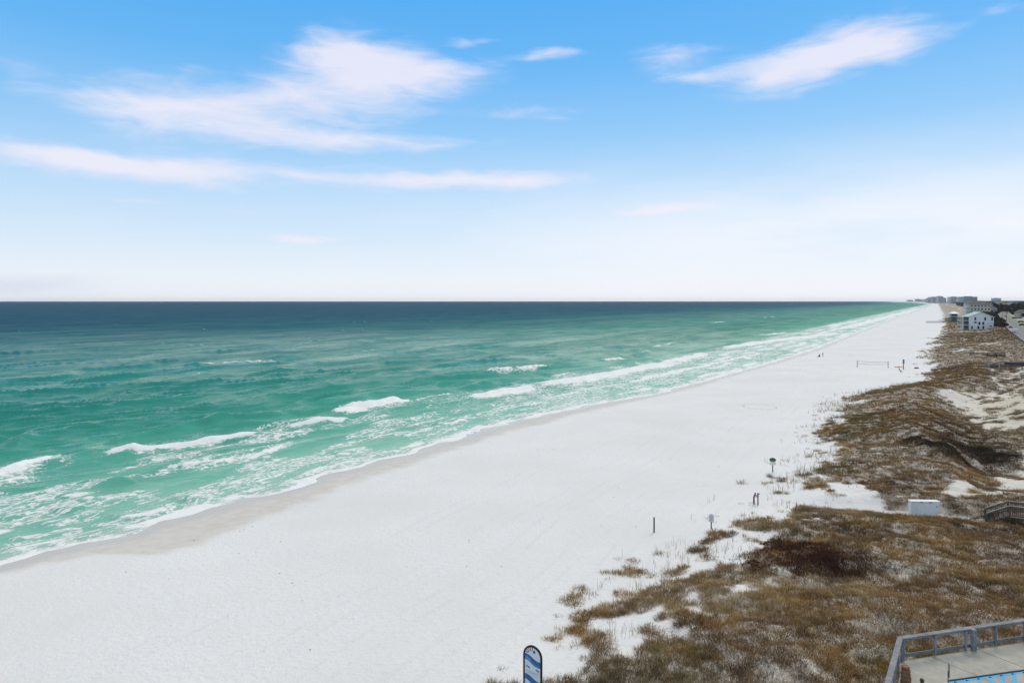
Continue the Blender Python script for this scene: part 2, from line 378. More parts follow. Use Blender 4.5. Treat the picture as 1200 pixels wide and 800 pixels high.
for (pts, w, tr, so, la, h) in strokes:
    q = sorted((p[1], p[2]) if p[0] == 'sv' else Psv(*p) for p in pts)
    qs = np.array([p[0] for p in q]); qv = np.array([p[1] for p in q])
    L_ = qs[-1]-qs[0]
    sel = (s_ > qs[0]-1) & (s_ < qs[-1]+1) & (v_ > qv.min()-14) & (v_ < qv.max()+tr*2.5+8)
    if not sel.any(): continue
    a, bb = s_[sel], v_[sel]
    vc = np.interp(a, qs, qv)+.8*min(1, w)*pn(a/3.1, a*0, 50)+1.2*min(1.5, w)*pn(a/9, a*0, 53)
    tp = ss(qs[0], qs[0]+.18*L_+.5, a)*ss(qs[-1], qs[-1]-.18*L_-.5, a)
    wl = w*(.45+.55*tp)*(1+.45*pn(a/2.2, a*0+.4, 55))
    u = bb-vc
    core = np.where(u < 0, np.exp(-(u/(.5*wl))**2), np.exp(-(np.maximum(u-.6*wl, 0)/wl)**2))
    trail = np.where(u < 0, np.exp(-(u/(.6*wl))**2), np.exp(-(u/(tr*(.7+.6*pn(a/5, bb/5, 57))))**2))
    foam[sel] = np.maximum(foam[sel], so*core*tp)
    foam[sel] = np.maximum(foam[sel], (.78 if tr >= 7 else .6)*so*trail*tp)
    lace[sel] = np.maximum(lace[sel], la*trail*tp)
    hgt[sel] += h*tp*np.where(u < 0, np.exp(-(u/2.4)**2), np.exp(-(u/1.1)**2))*ss(900, 300, Y[sel])
# swell, short-crested
step = np.maximum(Y*Y/18800*.7, Y*.0021)
swl = np.zeros_like(X)
wx = 6*fbm(s_/40, v_/40, 2, 60)
for (lam, amp, ang, sd) in [(26,.20,6,61),(17,.17,-9,63),(11,.15,14,65),(7,.14,-16,67),(4.6,.13,9,69),(3.1,.09,-24,70)]:
    ph = (v_*math.cos(R(ang))+s_*math.sin(R(ang)))*2*math.pi/lam+wx*2.2*min(1, 9/lam)+1.8*pn(s_/(lam*1.6), v_/(lam*1.1), sd)
    cr = 1-2*np.abs(np.sin(ph/2))**.8
    env = np.clip(.55+1.0*pn(s_/(lam*2.1), v_/(lam*1.5), sd+1), 0, 1.5)
    swl += amp*cr*env*np.clip(1.4-step/(lam*.36), 0, 1)
swl *= 2.7*(.22+.78*ss(6, 60, d))
# big unbroken dark wave faces
for (pts, h) in [([(225,496),(270,490),(320,486),(350,483)], .75), ([(130,474),(200,467),(260,460)], .5), ([(215,428),(245,426)], .7), ([(400,460),(440,455),(480,450)], .5),
                 ([(530,455),(560,450),(590,447)], .45), ([(330,446),(380,441)], .4), ([(60,480),(130,474)], .4), ([(205,588),(225,586),(250,578)], .35), ([(420,540),(450,532),(490,522)], .2),
                 ([(60,600),(105,590)], .3), ([(100,565),(160,560)], .3)]:
    q = sorted(Psv(*p) for p in pts); qs = np.array([p[0] for p in q]); qv = np.array([p[1] for p in q])
    sel = (s_ > qs[0]) & (s_ < qs[-1]) & (v_ > qv.min()-12) & (v_ < qv.max()+12)
    a = s_[sel]; u = v_[sel]-np.interp(a, qs, qv)-.7*pn(a/5, a*0, 71)
    tp = ss(qs[0], qs[0]+.3*(qs[-1]-qs[0]), a)*ss(qs[-1], qs[-1]-.3*(qs[-1]-qs[0]), a)
    hgt[sel] += 1.5*h*tp*np.where(u < 0, np.exp(-(u/2.6)**2), np.exp(-(u/1.1)**2))
# wash at the water's edge
lob = .16*pn(s_/7.5, s_*0+.2, 80)+.08*pn(s_/2.6, s_*0+.2, 81)
edge = ss(10, 0, d)
Z = swl*ss(-1, 5, d)+hgt+lob*edge
zter = terrain(X, Y)
film = Z-zter                               # depth of water over the sand
foam = np.maximum(foam, 1.1*ss(.36+.25*pn(s_/4, v_/3, 83), .03, film)*(d < 14)*(.85+.45*pn(s_/6, v_/4, 84)))
for (d0, w0_, am) in ((5, 2.0, .85), (12, 2.4, .8), (20, 2.6, .8), (28, 2.6, .75), (37, 2.4, .6)):
    u = d-d0-3.5*pn(s_/28, s_*0+d0, 90)-1.2*pn(s_/7, s_*0+d0, 91)
    br = ss(-.3, .25, pn(s_/19, s_*0+d0*1.3, 92)+.25*ss(150, 500, s_))*ss(95, 190, s_)
    foam = np.maximum(foam, 1.02*am*br*np.exp(-(u/(w0_*(1+ss(200, 600, s_))))**2)); lace = np.maximum(lace, .75*br*np.exp(-((u+2)/(2.5*w0_))**2))
lace = np.maximum(lace, ss(9+5*pn(s_/12, s_*0, 85), 1, d)*(.55+.5*pn(s_/8, v_/5, 86)))
lac2 = ss(-.12, .35, fbm(s_/16, v_/7, 3, 88))*ss(2, 8, d)*ss(50, 26, d)
lac2 = lac2*(.35+.65*np.clip(ss(115, 80, s_)+ss(120, 170, s_), 0, 1))
lace = np.clip(np.maximum(.85*lace, .62*lac2), 0, 1)
keep = (film > -.25) & (d > -12)
sea = sheet('sea', X, Y, Z, keep, nr, nc, {'foam': np.clip(foam, 0, 1.2), 'lace': lace, 'off': d, 'refl_near': np.clip(1.5-step/9, 0, 1)})
tag(sea, 'green sea with white breakers turning dark blue towards the horizon', 'sea', kind='structure')
m, nt, b = newmat('sea_water'); tc = texco(nt)
rot = mapping(nt, tc, rot=(0, 0, -math.atan2(NY, NX)))
off = attr(nt, 'off').outputs['Fac']; fo = attr(nt, 'foam').outputs['Fac']; la = attr(nt, 'lace').outputs['Fac']
patch = noise(nt, mapping(nt, rot, sc=(.011, .0035, 0)), 1., 4, .6)
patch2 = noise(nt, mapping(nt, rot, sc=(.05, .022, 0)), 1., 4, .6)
oo = mth(nt, 'MULTIPLY', off, mrange(nt, patch, .25, .75, 1.35, .7, False))
g = mth(nt, 'LOGARITHM', mth(nt, 'MAXIMUM', oo, 1.), 10.)
g = mth(nt, 'DIVIDE', g, 4.)
base = ramp(nt, g, [(0., (.42, .56, .47)), (.14, (.27, .55, .43)), (.30, (.155, .455, .345)), (.42, (.065, .325, .245)), (.50, (.026, .215, .175)), (.56, (.030, .225, .20)),
                    (.61, (.022, .165, .175)), (.66, (.015, .115, .155)), (.72, (.011, .075, .135)), (1., (.010, .05, .112))])
base = mixc(nt, mrange(nt, patch2, .45, .75, 0, .35), base, (.02, .19, .165))  # patchy water colour that also stands in for dark wave streaks
# foam patterns
v1 = nt.nodes.new('ShaderNodeTexVoronoi'); v1.feature = 'DISTANCE_TO_EDGE'; v1.inputs['Scale'].default_value = 1.
wv_ = nt.nodes.new('ShaderNodeVectorMath'); wv_.operation = 'MULTIPLY_ADD'
nn = nt.nodes.new('ShaderNodeTexNoise'); nn.inputs['Scale'].default_value = .8; nn.inputs['Detail'].default_value = 4; L(nt, rot, nn.inputs['Vector'])
L(nt, nn.outputs['Color'], wv_.inputs[0]); wv_.inputs[1].default_value = (1.8, 2.6, 0); L(nt, mapping(nt, rot, sc=(.75, .42, 0)), wv_.inputs[2])
L(nt, wv_.outputs[0], v1.inputs['Vector'])
cell = v1.outputs['Distance']
fn = noise(nt, mapping(nt, rot, sc=(1.6, .9, 0)), 1., 6, .68, .4); fn2 = noise(nt, mapping(nt, rot, sc=(.45, .2, 0)), 1., 4, .6, .6)
thr = mth(nt, 'MULTIPLY', la, mth(nt, 'MULTIPLY', mrange(nt, fn2, .30, .60, .3, 1.), .50))
web = mth(nt, 'SUBTRACT', thr, cell)
web = mth(nt, 'MULTIPLY', mrange(nt, web, -.01, .06), mrange(nt, fn, .40, .56, .1, 1.))
web2 = mrange(nt, mth(nt, 'ADD', mth(nt, 'MULTIPLY', la, .34), mth(nt, 'SUBTRACT', fn, .84)), .0, .10, 0, .7)
fnm = mth(nt, 'MULTIPLY_ADD', fn2, .42, mth(nt, 'MULTIPLY', fn, .58))
sol = mrange(nt, mth(nt, 'ADD', fo, mth(nt, 'MULTIPLY', mth(nt, 'SUBTRACT', fnm, .5), 2.4)), .34, .78)
sol = mth(nt, 'MULTIPLY', sol, mrange(nt, fo, .04, .2))
ff = mth(nt, 'MAXIMUM', mth(nt, 'MAXIMUM', sol, mth(nt, 'MULTIPLY', web, .95)), mth(nt, 'MULTIPLY', web2, mrange(nt, la, .05, .3)), clamp=True)
# aerated pale water around the foam
aer = mth(nt, 'MULTIPLY', mth(nt, 'MAXIMUM', mth(nt, 'MULTIPLY', la, .38), mth(nt, 'MULTIPLY', fo, .45)), 1.)
base = mixc(nt, aer, base, (.40, .60, .52))
wv1 = noise(nt, mapping(nt, rot, sc=(.75, .36, 0)), 1., 5, .62, .5)
wv2 = noise(nt, mapping(nt, rot, sc=(.10, .035, 0)), 1., 6, .62, .3)
wv3 = noise(nt, mapping(nt, rot, sc=(.022, .006, 0)), 1., 5, .6, .3)
wh = mth(nt, 'MULTIPLY_ADD', wv2, 1.0, mth(nt, 'MULTIPLY', wv1, .26))
wh = mth(nt, 'MULTIPLY_ADD', wv3, mrange(nt, off, 120, 500, 0, 6.), wh)
wh = mth(nt, 'MULTIPLY_ADD', mth(nt, 'MULTIPLY', ff, fn), .10, wh)
bn = nt.nodes.new('ShaderNodeBump'); bn.inputs['Strength'].default_value = 1.; bn.inputs['Distance'].default_value = .8; L(nt, wh, bn.inputs['Height'])
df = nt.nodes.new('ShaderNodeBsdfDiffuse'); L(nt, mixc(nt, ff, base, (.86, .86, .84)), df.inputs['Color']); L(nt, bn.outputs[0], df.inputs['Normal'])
gl = nt.nodes.new('ShaderNodeBsdfGlossy'); gl.inputs['Roughness'].default_value = .16; gl.inputs['Color'].default_value = (1, .97, .76, 1); L(nt, bn.outputs[0], gl.inputs['Normal'])
fz = nt.nodes.new('ShaderNodeLayerWeight'); fz.inputs['Blend'].default_value = .5; L(nt, bn.outputs[0], fz.inputs['Normal'])
fac = mth(nt, 'POWER', mrange(nt, fz.outputs['Facing'], .62, .93, 0, 1., False), 1.3)
fac = mth(nt, 'MULTIPLY', mth(nt, 'MINIMUM', mth(nt, 'MULTIPLY', fac, .62), .60), mrange(nt, off, 110, 480, 1., .36))
dash_dim = mth(nt, 'MULTIPLY', mrange(nt, noise(nt, mapping(nt, rot, sc=(.06, .022, 0)), 1., 6, .7, .4), .36, .62, .42, 1.0), mrange(nt, wv3, .36, .64, .62, 1.02))  # noise cuts the reflection to imitate dark wave dashes
fac = mth(nt, 'MULTIPLY', fac, mth(nt, 'MULTIPLY', dash_dim, mrange(nt, attr(nt, 'refl_near').outputs['Fac'], 0, 1, .36, 1., False)))  # reflection dimmed with camera distance, where the mesh loses the waves
fac = mth(nt, 'MULTIPLY', fac, mrange(nt, ff, 0, .5, 1, .05))
mx = nt.nodes.new('ShaderNodeMixShader'); L(nt, fac, mx.inputs[0]); L(nt, df.outputs[0], mx.inputs[1]); L(nt, gl.outputs[0], mx.inputs[2])
L(nt, mx.outputs[0], nt.nodes['Material Output'].inputs['Surface'])
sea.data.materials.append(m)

# ------------------------------------------------------------------ dune vegetation
deck_poly = [(10.4, 22), (19.5, 34.3), (36, 38.5), (40, 22)]
def in_deck(x, y):
    ins = np.zeros(x.shape, bool); n = len(deck_poly)
    for i in range(n):
        x1, y1 = deck_poly[i]; x2, y2 = deck_poly[(i+1) % n]
        c = ((y1 > y) != (y2 > y)) & (x < (x2-x1)*(y-y1)/(y2-y1+1e-9)+x1); ins ^= c
    return ins
keepouts = []      # (x, y, r) filled by the placed objects below, before scattering
def scatter(y0, y1, dens):
    """random points on the dunes seen between two distances"""
    A = .5*(y1*y1-y0*y0)*1.25; n = int(A*dens)
    yy = np.sqrt(rng.random(n)*(y1*y1-y0*y0)+y0*y0); tt = rng.random(n)*1.25-.08
    xx = tt*yy
    val, t, s, v = vegval(xx, yy)
    ok = (t > -6) & ~in_deck(xx, yy)
    for (kx, ky, kr) in keepouts: ok &= np.hypot(xx-kx, yy-ky) > kr
    return xx[ok], yy[ok], val[ok], t[ok], s[ok], v[ok]
BL = {'dune_grass': [], 'dune_scrub': []}
def blades(key, x, y, z, n, h, w, spread, lean, col, cvar):
    N = len(x)
    if N == 0: return
    k = np.repeat(np.arange(N), n)
    M = len(k)
    a = rng.random(M)*2*np.pi; r = np.sqrt(rng.random(M))*spread[k]
    bx, by = x[k]+r*np.cos(a), y[k]+r*np.sin(a)
    bz = z[k]-.03
    q_ = r/spread[k]; th = a+rng.normal(0, .55, M); ln = np.abs(rng.normal(lean, .22, M))*h[k]*(.35+1.0*q_); hh = h[k]*(.55+.6*rng.random(M))*(1.1-.45*q_)
    wid = w[k]*(.7+.6*rng.random(M)); fa = rng.random(M)*np.pi
    p0 = np.stack([bx-wid*np.cos(fa), by-wid*np.sin(fa), bz], -1); p1 = np.stack([bx+wid*np.cos(fa), by+wid*np.sin(fa), bz], -1)
    mx = np.stack([bx+ln*.35*np.cos(th), by+ln*.35*np.sin(th), bz+hh*.65], -1)
    of = np.stack([wid*.7*np.cos(fa), wid*.7*np.sin(fa), 0*wid], -1)
    p2 = mx-of; p3 = mx+of
    p4 = np.stack([bx+ln*np.cos(th), by+ln*np.sin(th), bz+hh*(.75+.3*rng.random(M))], -1)
    c = col[k]*(1+cvar*rng.normal(0, 1, (M, 1))); c = np.clip(c, .006, .6)
    BL[key].append((np.stack([p0, p1, p3, p2, p4], 1), c))
GOLD = np.array([.385, .235, .082]); TAN = np.array([.40, .305, .17]); BRN = np.array([.20, .120, .055]); GRY = np.array([.165, .122, .08]); OLV = np.array([.165, .15, .055]); RED = np.array([.12, .05, .03])

# ------------------------------------------------------------------ placed objects
wood_dark = pmat('weathered_dark_wood', (.085, .07, .058), .85, .3, 8., aniso=(1,1,.3))
wood_grey = pmat('weathered_grey_wood', (.24, .245, .25), .8, .35, 5., bumps=.3)
wood_pale = pmat('pale_bleached_wood', (.40, .375, .33), .85, .25, 4.)
black = pmat('black_coated_metal', (.008, .008, .009), .75, .2, 8.)
white_pl = pmat('chalky_white_plastic', (.76, .76, .72), .55, .1, 3.)
sign_white = pmat('pale_sign_print', (.72, .78, .78), .5, .08, 2.)
blue_print = pmat('blue_sign_print', (.012, .13, .36), .5, .25, 3.)
teal_print = pmat('dark_teal_sign_print', (.02, .10, .15), .5, .2, 5.)
rust_print = pmat('brown_sign_print', (.28, .15, .10), .5, .2, 5.)
pale_print = pmat('pale_blue_sign_print', (.33, .55, .70), .5, .2, 5.)
grey_metal = pmat('dull_grey_metal', (.20, .20, .20), .5, .2, 6., metal=.3)
green_paint = pmat('dark_green_paint', (.07, .12, .035), .6, .3, 14.)
concrete = pmat('pale_broom_finished_concrete', (.40, .385, .325), .9, .2, 1.6, bumps=.1)
joint = pmat('dark_joint_filler', (.045, .045, .045), .8, .2, 4.)
blue_paint = pmat('worn_blue_road_paint', (.06, .43, .78), .7, .22, 9.)
skin = pmat('skin', (.42, .25, .17), .6, .1, 6.)

# -- tall beach information sign
sx_, sy_ = 1.16, 38.0
SGY = 36.
sgx = (624.3-600)/F*SGY
sgz = min(zt(sgx, SGY), 2.6)
top = CZ-404.*SGY/F
sg = thing('beach_sign', 'tall round topped beach sign with black frame and blue wave print below the dune', 'sign', (sgx, SGY, sgz), -R(33))
W2 = .57; HT = top-sgz
def arch(w, z0, z1, n=18):
    pts = [(-w, z0), (w, z0)]
    for k in range(n+1):
        a = math.pi*k/n; pts.append((w*math.cos(a), z1-w+w*math.sin(a)))
    return pts
mb = MB(); o_, i_ = arch(W2, .02, HT), arch(W2-.085, .12, HT-.085)
n = len(o_)
vs_ = [(x, y, z) for y in (-.045, .045) for x, z in o_]+[(x, y, z) for y in (-.045, .045) for x, z in i_]
fs_ = []
for k in range(n):
    j = (k+1) % n
    fs_ += [(k, j, 2*n+j, 2*n+k), (n+k, 3*n+k, 3*n+j, n+j), (k, n+k, n+j, j), (2*n+k, 2*n+j, 3*n+j, 3*n+k)]
mb.add(vs_, fs_); fr = mb.build('frame', black, sg)
pan = MB().plate(arch(W2-.087, .122, HT-.087), -.02, .02).build('panel', sign_white, sg)
iw = W2-.10
def zf(u): return HT*u
def wave(zl, zr, th):
    n = 24; up = []; lo = []
    for k in range(n+1):
        x = -iw+2*iw*k/n; q = k/n
        c = zl+(zr-zl)*(3*q*q-2*q**3)+.02*math.sin(q*6.3)
        up.append((x, c)); lo.append((x, c-th*(.75+.25*math.sin(q*3.1))))
    return up+lo[::-1]
MB().plate(wave(HT-.50, HT-.76, .36), -.026, -.0205).build('wave_band', blue_print, pan)
MB().plate(wave(HT-.72, HT-.98, .12)[:], -.0275, -.0262).build('wave_stripe', pmat('mid_blue_sign_print', (.03,.24,.50), .5, .2, 3.), pan)  # mid blue stripe printed in the wave band
MB().plate(wave(HT-1.56, HT-1.82, .34), -.026, -.0205).build('wave_band', blue_print, pan)
rb = MB()
for k in range(6):
    a = R(62+k*20); c0 = (-.06, HT-.50)
    r0, r1 = .20, .43
    if k in (0,): continue
    x0, z0 = c0[0]+r0*math.cos(a), c0[1]+r0*math.sin(a); x1, z1 = c0[0]+r1*math.cos(a), c0[1]+r1*math.sin(a)
    dx, dz = -.022*math.sin(a), .022*math.cos(a)
    rb.plate([(x0-dx, z0-dz), (x1-dx, z1-dz), (x1+dx, z1+dz), (x0+dx, z0+dz)], -.025, -.0205)
rb.build('sun_rays', rust_print, pan)
em = MB(); em.plate([(.10+.075*math.cos(a)*(1 if math.sin(a) < .2 else .75), HT-.30+.095*math.sin(a)) for a in [2*math.pi*k/14 for k in range(14)]], -.026, -.0205)
em.build('emblem', teal_print, pan)
tx = MB()
for r_ in range(2):
    for k in range(4): tx.plate([(-.40+.075*k, HT-.66-.025*k-.06*r_), (-.345+.075*k, HT-.675-.025*k-.06*r_), (-.345+.075*k, HT-.645-.025*k-.06*r_), (-.40+.075*k, HT-.63-.025*k-.06*r_)], -.0295, -.028)
tx.build('lettering', pale_print, pan)
for (x, z, w, h) in [(-.39, HT-1.18, .09, .085), (-.27, HT-1.21, .10, .085), (.20, HT-1.24, .14, .05), (.30, HT-1.28, .1, .05)]:
    ic = MB(); ic.plate([(x, z), (x+w, z-.02), (x+w, z-.02+h*.8), (x+w*.5, z+h), (x, z+h*.8)], -.026, -.0205); ic.build('pictogram', teal_print, pan)
tl = MB()
for k in range(5): tl.plate([(-.40, HT-1.36-.035*k), (.36-.1*(k % 2), HT-1.40-.035*k), (.36-.1*(k % 2), HT-1.385-.035*k), (-.40, HT-1.345-.035*k)], -.025, -.0205)
tl.build('small_print', pmat('pink_grey_sign_print', (.52,.55,.62), .5, .1, 4.), pan)
MB().box((0, 0, -.4), (.9, .08, .84)).build('base', black, sg)
keepouts.append((sgx, SGY, .5))

# -- concrete deck with railing
DZ = 5.5
C0 = Vector((19.5, 34.3, 0)); E0 = Vector((36.0, 38.42, 0)); W0 = Vector((12.9, 24.9, 0))
dk = thing('viewing_deck', 'raised concrete deck with grey wooden railing and blue painted hatching above the brown dune', 'deck', (19.5, 34.3, DZ))
loc = lambda p, z=0.: Vector((p.x-19.5, p.y-34.3, z))
eF = (E0-C0).normalized(); eL = (W0-C0).normalized(); nF = Vector((eF.y, -eF.x, 0)); nL = Vector((-eL.y, eL.x, 0))
if nL.x < 0: nL = -nL
sl = MB().slab([(p.x-19.5, p.y-34.3) for p in (W0+nL*.12, C0+Vector((.12,-.12,0)), E0+nF*.1, Vector((40, 22, 0)), Vector((14, 20, 0)))], -.28, 0).build('deck_slab', concrete, dk)
MB().slab([(p.x-19.5, p.y-34.3) for p in (W0+nL*.5, C0+Vector((.6,-.5,0)), E0+nF*.6, Vector((39.5, 22.5, 0)), Vector((14.5, 20.5, 0)))], -4.5, -.285).build('foundation_wall', pmat('stained_foundation_concrete', (.30,.28,.24), .9, .2, 1.), dk)
for nm, e, n_, ln in (('far', eF, nF, 17.), ('near', eL, nL, 11.4)):
    p0 = loc(C0); off0 = .09 if nm == 'near' else 0.
    MB().bar(p0+e*(.125 if nm == 'near' else -.12)+Vector((0,0,1.06)), p0+e*ln+Vector((0,0,1.06)), .25, .055).build('top_rail', wood_grey, dk, bevel=.008)
    MB().bar(p0+n_*.0+e*.10+Vector((0,0,.96)), p0+e*ln+Vector((0,0,.96)), .05, .13).build('rail_beam', wood_grey, dk)
    MB().bar(p0+n_*.03+e*.10+Vector((0,0,.17)), p0+n_*.03+e*ln+Vector((0,0,.17)), .05, .17).build('toe_rail', pmat('greenish_grey_wood', (.19,.195,.17), .85, .25, 4.), dk)
    k = 0; q = .14
    while q < ln:
        pp = p0+e*q+n_*.08
        MB().box((pp.x, pp.y, .47), (.10, .10, 1.02), math.atan2(e.y, e.x)).build('post', wood_grey, dk)
        q += 1.92 if nm == 'far' else 1.6; k += 1
pp = loc(C0)+eF*4.35+nF*.20
th = MB().box((pp.x, pp.y, .52), (.24, .20, 1.16), math.atan2(eF.y, eF.x)).build('anchor_post', wood_grey, dk, bevel=.03)
th['label'] = 'thick bolted anchor post'
for z in (.25, .95): MB().cyl((pp.x+nF.x*.1, pp.y+nF.y*.1, z), (pp.x+nF.x*.14, pp.y+nF.y*.14, z), .035, n=8).build('bolt', grey_metal, th)
jt = MB()
for q in (1.7, 4.6, 7.6, 10.6):
    a = loc(C0)+eF*q+nF*.15; bq = a+Vector((.55,-.85,0)).normalized()*11
    jt.bar(a+Vector((0,0,.002)), bq+Vector((0,0,.002)), .02, .006)
jt.build('expansion_joint', joint, dk)
A = Vector((*P(1112, 797.6, DZ), 0)); B = Vector((*P(1200, 785.2, DZ), 0)); ed = (B-A).normalized(); en = Vector((-.545, -.838, 0))
a0, b0 = loc(A), loc(A+ed*12)
MB().bar(a0+Vector((0,0,.02)), b0+Vector((0,0,.02)), .07, .05).build('drain_edge', joint, dk)
pt = MB()
pt.bar(a0+en*.13+Vector((0,0,.004)), b0+en*.13+Vector((0,0,.004)), .17, .006)
for k in range(18):
    q = a0+ed*(.42+.66*k)
    pt.bar(q+en*.19+Vector((0,0,.004)), q+en*2.3+Vector((0,0,.004)), .17, .006)
pt.bar(a0+en*2.4+Vector((0,0,.004)), b0+en*2.4+Vector((0,0,.004)), .13, .006)
pt.build('hatch_marking', blue_paint, dk)
# -- leaning grey sign on the deck, ribbed brown timber bollard, brown cap
x, y = P(1112, 812, DZ)
ls = thing('deck_sign', 'narrow grey metal sign seen nearly edge on beside the blue deck hatching', 'sign', (x, y, DZ), R(66))
MB().cyl((0, .03, 0), (0, .03, 1.05), .025, n=8).build('post', grey_metal, ls)
MB().plate([(-.16, .78), (.16, .74), (.16, 1.30), (.1, 1.36), (-.16, 1.40)], -.012, .004).build('sign_plate', pmat('faded_grey_sign_metal', (.22,.22,.21), .55, .2, 5.), ls)
x, y = P(1061.5, 802, DZ)
tb = thing('timber_bollard', 'rust brown banded timber bollard in the corner of the deck railing', 'bollard', (x, y, DZ), R(20))
for k, (r, z, h, dx) in enumerate([(.235, 0, .2, 0), (.23, .215, .19, .01), (.215, .42, .17, -.01), (.20, .605, .15, .005), (.175, .77, .13, -.02)]):
    MB().lathe([(r*.9, z), (r, z+.03), (r, z+h-.035), (r*.86, z+h)], 9, (dx, 0, 0)).build('timber_round', pmat('rust_brown_timber', (.26,.13,.065), .8, .4, 5.), tb)
MB().cyl((0,0,0), (0,0,.86), .14, n=8).build('core', pmat('dark_timber_core', (.02,.013,.01), .9, .2, 5.), tb)
x, y = P(1080.5, 806, DZ)
kb = thing('post_cap', 'small dark brown rounded post on the deck between bollard and grey sign', 'post', (x, y, DZ))
MB().cyl((0,0,0), (0,0,.3), .07, n=10).build('shaft', wood_dark, kb)
MB().lathe([(.075,.3),(.10,.34),(.09,.42),(.03,.46)], 12).build('cap', pmat('dark_brown_cap', (.06,.035,.022), .6, .2, 5.), kb, smooth=True)

# -- white storage box by the path
x0, y0, z0 = snap(1087.0, 604.5)
wb = thing('storage_box', 'long white beach storage box half buried in sand beside the dune path', 'storage box', (x0, y0+.6, z0-.1), -R(3))
bw, bd, bh = 2.72, .6, 1.36
MB().box((0, 0, bh/2), (bw, bd, bh)).build('body', white_pl, wb, bevel=.03)
MB().slab([(-bw/2-.04, -bd/2-.04), (bw/2+.04, -bd/2-.04), (bw/2+.04, bd/2+.04), (-bw/2-.04, bd/2+.04)], bh+.003, bh+.10).build('lid', pmat('bright_white_plastic', (.78,.79,.79), .5, .06, 3.), wb, bevel=.03)
for xx in (-.42, .45): MB().box((xx, -bd/2-.055, bh+.0), (.34, .03, .07)).build('hasp', pmat('dull_brown_metal', (.16,.13,.10), .6, .2, 5.), wb)
for xx in (-.85, .1, .72): MB().box((xx, -bd/2-.008, bh*.48), (.05, .012, bh*.78)).build('panel_rib', white_pl, wb)
lg = MB(); 
for k in range(5): lg.plate([(1.0+.03*math.cos(k)-.04+.025*k, bh-.46+.05*math.sin(k*1.7)), (1.06+.025*k, bh-.44), (1.06+.025*k, bh-.36), (1.0+.025*k, bh-.35)], -bd/2-.012, -bd/2-.002)
lg.build('logo', pmat('faded_blue_print', (.33,.45,.60), .6, .2, 6.), wb)
keepouts.append((x0, y0+.6, 1.7))

# -- wooden beach walkover by the box
def walkover(name, label, p0, ang, segs, width, mat, rail_h=1.0, bal=.16, post_gap=1.5, group=None, stair=True, cap=.13):
    """segs: list of (distance, height) of the walking surface; local x runs inland"""
    o = thing(name, label, 'boardwalk', p0, ang, group)
    for (a, b_) in zip(segs[:-1], segs[1:]):
        steep = abs(b_[1]-a[1]) > .25*(b_[0]-a[0])
        mbk = MB()
        if steep:
            ns = max(2, int(abs(b_[1]-a[1])/.17))
            for k in range(ns):
                q = (k+.5)/ns; mbk.box((a[0]+(b_[0]-a[0])*q, 0, a[1]+(b_[1]-a[1])*(k+1)/ns-.02), ((b_[0]-a[0])/ns*1.05, width, .045))
            for sd in (-1, 1): mbk.bar((a[0], sd*width/2, a[1]-.08), (b_[0], sd*width/2, b_[1]-.08), .05, .24)
        else:
            L_ = b_[0]-a[0]; npk = max(1, int(L_/.30))
            for k in range(npk):
                q = (k+.5)/npk; mbk.box((a[0]+L_*q, 0, a[1]+(b_[1]-a[1])*q-.02), (L_/npk*.94, width, .04))
            for sd in (-1, 1): mbk.bar((a[0], sd*(width/2-.05), a[1]-.15), (b_[0], sd*(width/2-.05), b_[1]-.15), .07, .22)
        mbk.build('stair' if steep else 'walkway', mat, o)
        for sd in (-1, 1):
            yb = sd*(width/2+.06); mr = MB()
            for zz, h_ in ((rail_h, .05), (rail_h*.87, .09), (.16, .09)):
                mr.bar((a[0], yb, a[1]+zz), (b_[0], yb, b_[1]+zz), cap if zz == rail_h else .05, h_)
            mr.build('handrail', mat, o)
            MB().bar((a[0], yb, a[1]+rail_h+.03), (b_[0], yb, b_[1]+rail_h+.03), cap+.04, .03).build('rail_cap', pmat('sun_bleached_rail', (.34, .31, .27), .85, .25, 4.), o)
            mr = MB(); L_ = b_[0]-a[0]
            if bal:
                for k in range(int(L_/bal)):
                    q = (k+.5)*bal/L_; zz = a[1]+(b_[1]-a[1])*q; mr.box((a[0]+L_*q, yb, zz+rail_h*.5), (.04, .035, rail_h*.72))
                mr.build('balustrade', mat, o)
            npst = max(1, round(L_/post_gap))
            for k in range(npst+(b_ is segs[-1])):
                q = k/npst; zz = a[1]+(b_[1]-a[1])*q
                MB().box((a[0]+L_*q, sd*(width/2+.14), zz-.35), (.12, .12, rail_h*2+.55)).build('post', mat, o)
    return o
x0, y0, z0 = snap(1155, 611.5)
NA = math.atan2(NY, NX)
walkover('beach_walkover', 'dark wooden stair and boardwalk with pale capped handrails just right of the white storage box', (x0, y0, z0), NA,
         [(0, .05), (1.75, 1.0), (10.5, 1.05)], 1.7, pmat('dark_walkover_wood', (.15,.115,.085), .85, .3, 6.), 1.02, .15, 1.75)
for q in range(8): keepouts.append((x0+NX*q*1.2, y0+NY*q*1.2, 1.3))

# -- posts and small signs on the sand
def post_at(px, py): return snap(px, py)
x, y, z = post_at(766.5, 623.5); h = 17.5*y/F
mp = thing('marker_post', 'plain dark wooden post standing alone on the open white sand', 'post', (x, y, z))
MB().cyl((0,0,-.4), (0,0,h), .075, .07, n=10).build('shaft', wood_dark, mp); MB().cyl((0,0,h), (0,0,h+.03), .085, .06, n=10).build('cap', wood_grey, mp)
x, y, z = post_at(833.5, 619.5); h = 17.5*y/F
ns_ = thing('notice_post', 'small white notice board on a dark post at the edge of the sea oats', 'sign', (x, y, z), -R(14))
MB().cyl((0,.04,-.4), (0,.04,h-.1), .055, n=8).build('post', wood_dark, ns_)
pb = MB().plate([(-.24, h-.74), (.24, h-.74), (.24, h-.1), (.1, h+.02), (-.1, h+.02), (-.24, h-.1)], -.03, -.005).build('notice_board', pmat('faded_white_board', (.78,.74,.72), .6, .1, 4.), ns_)
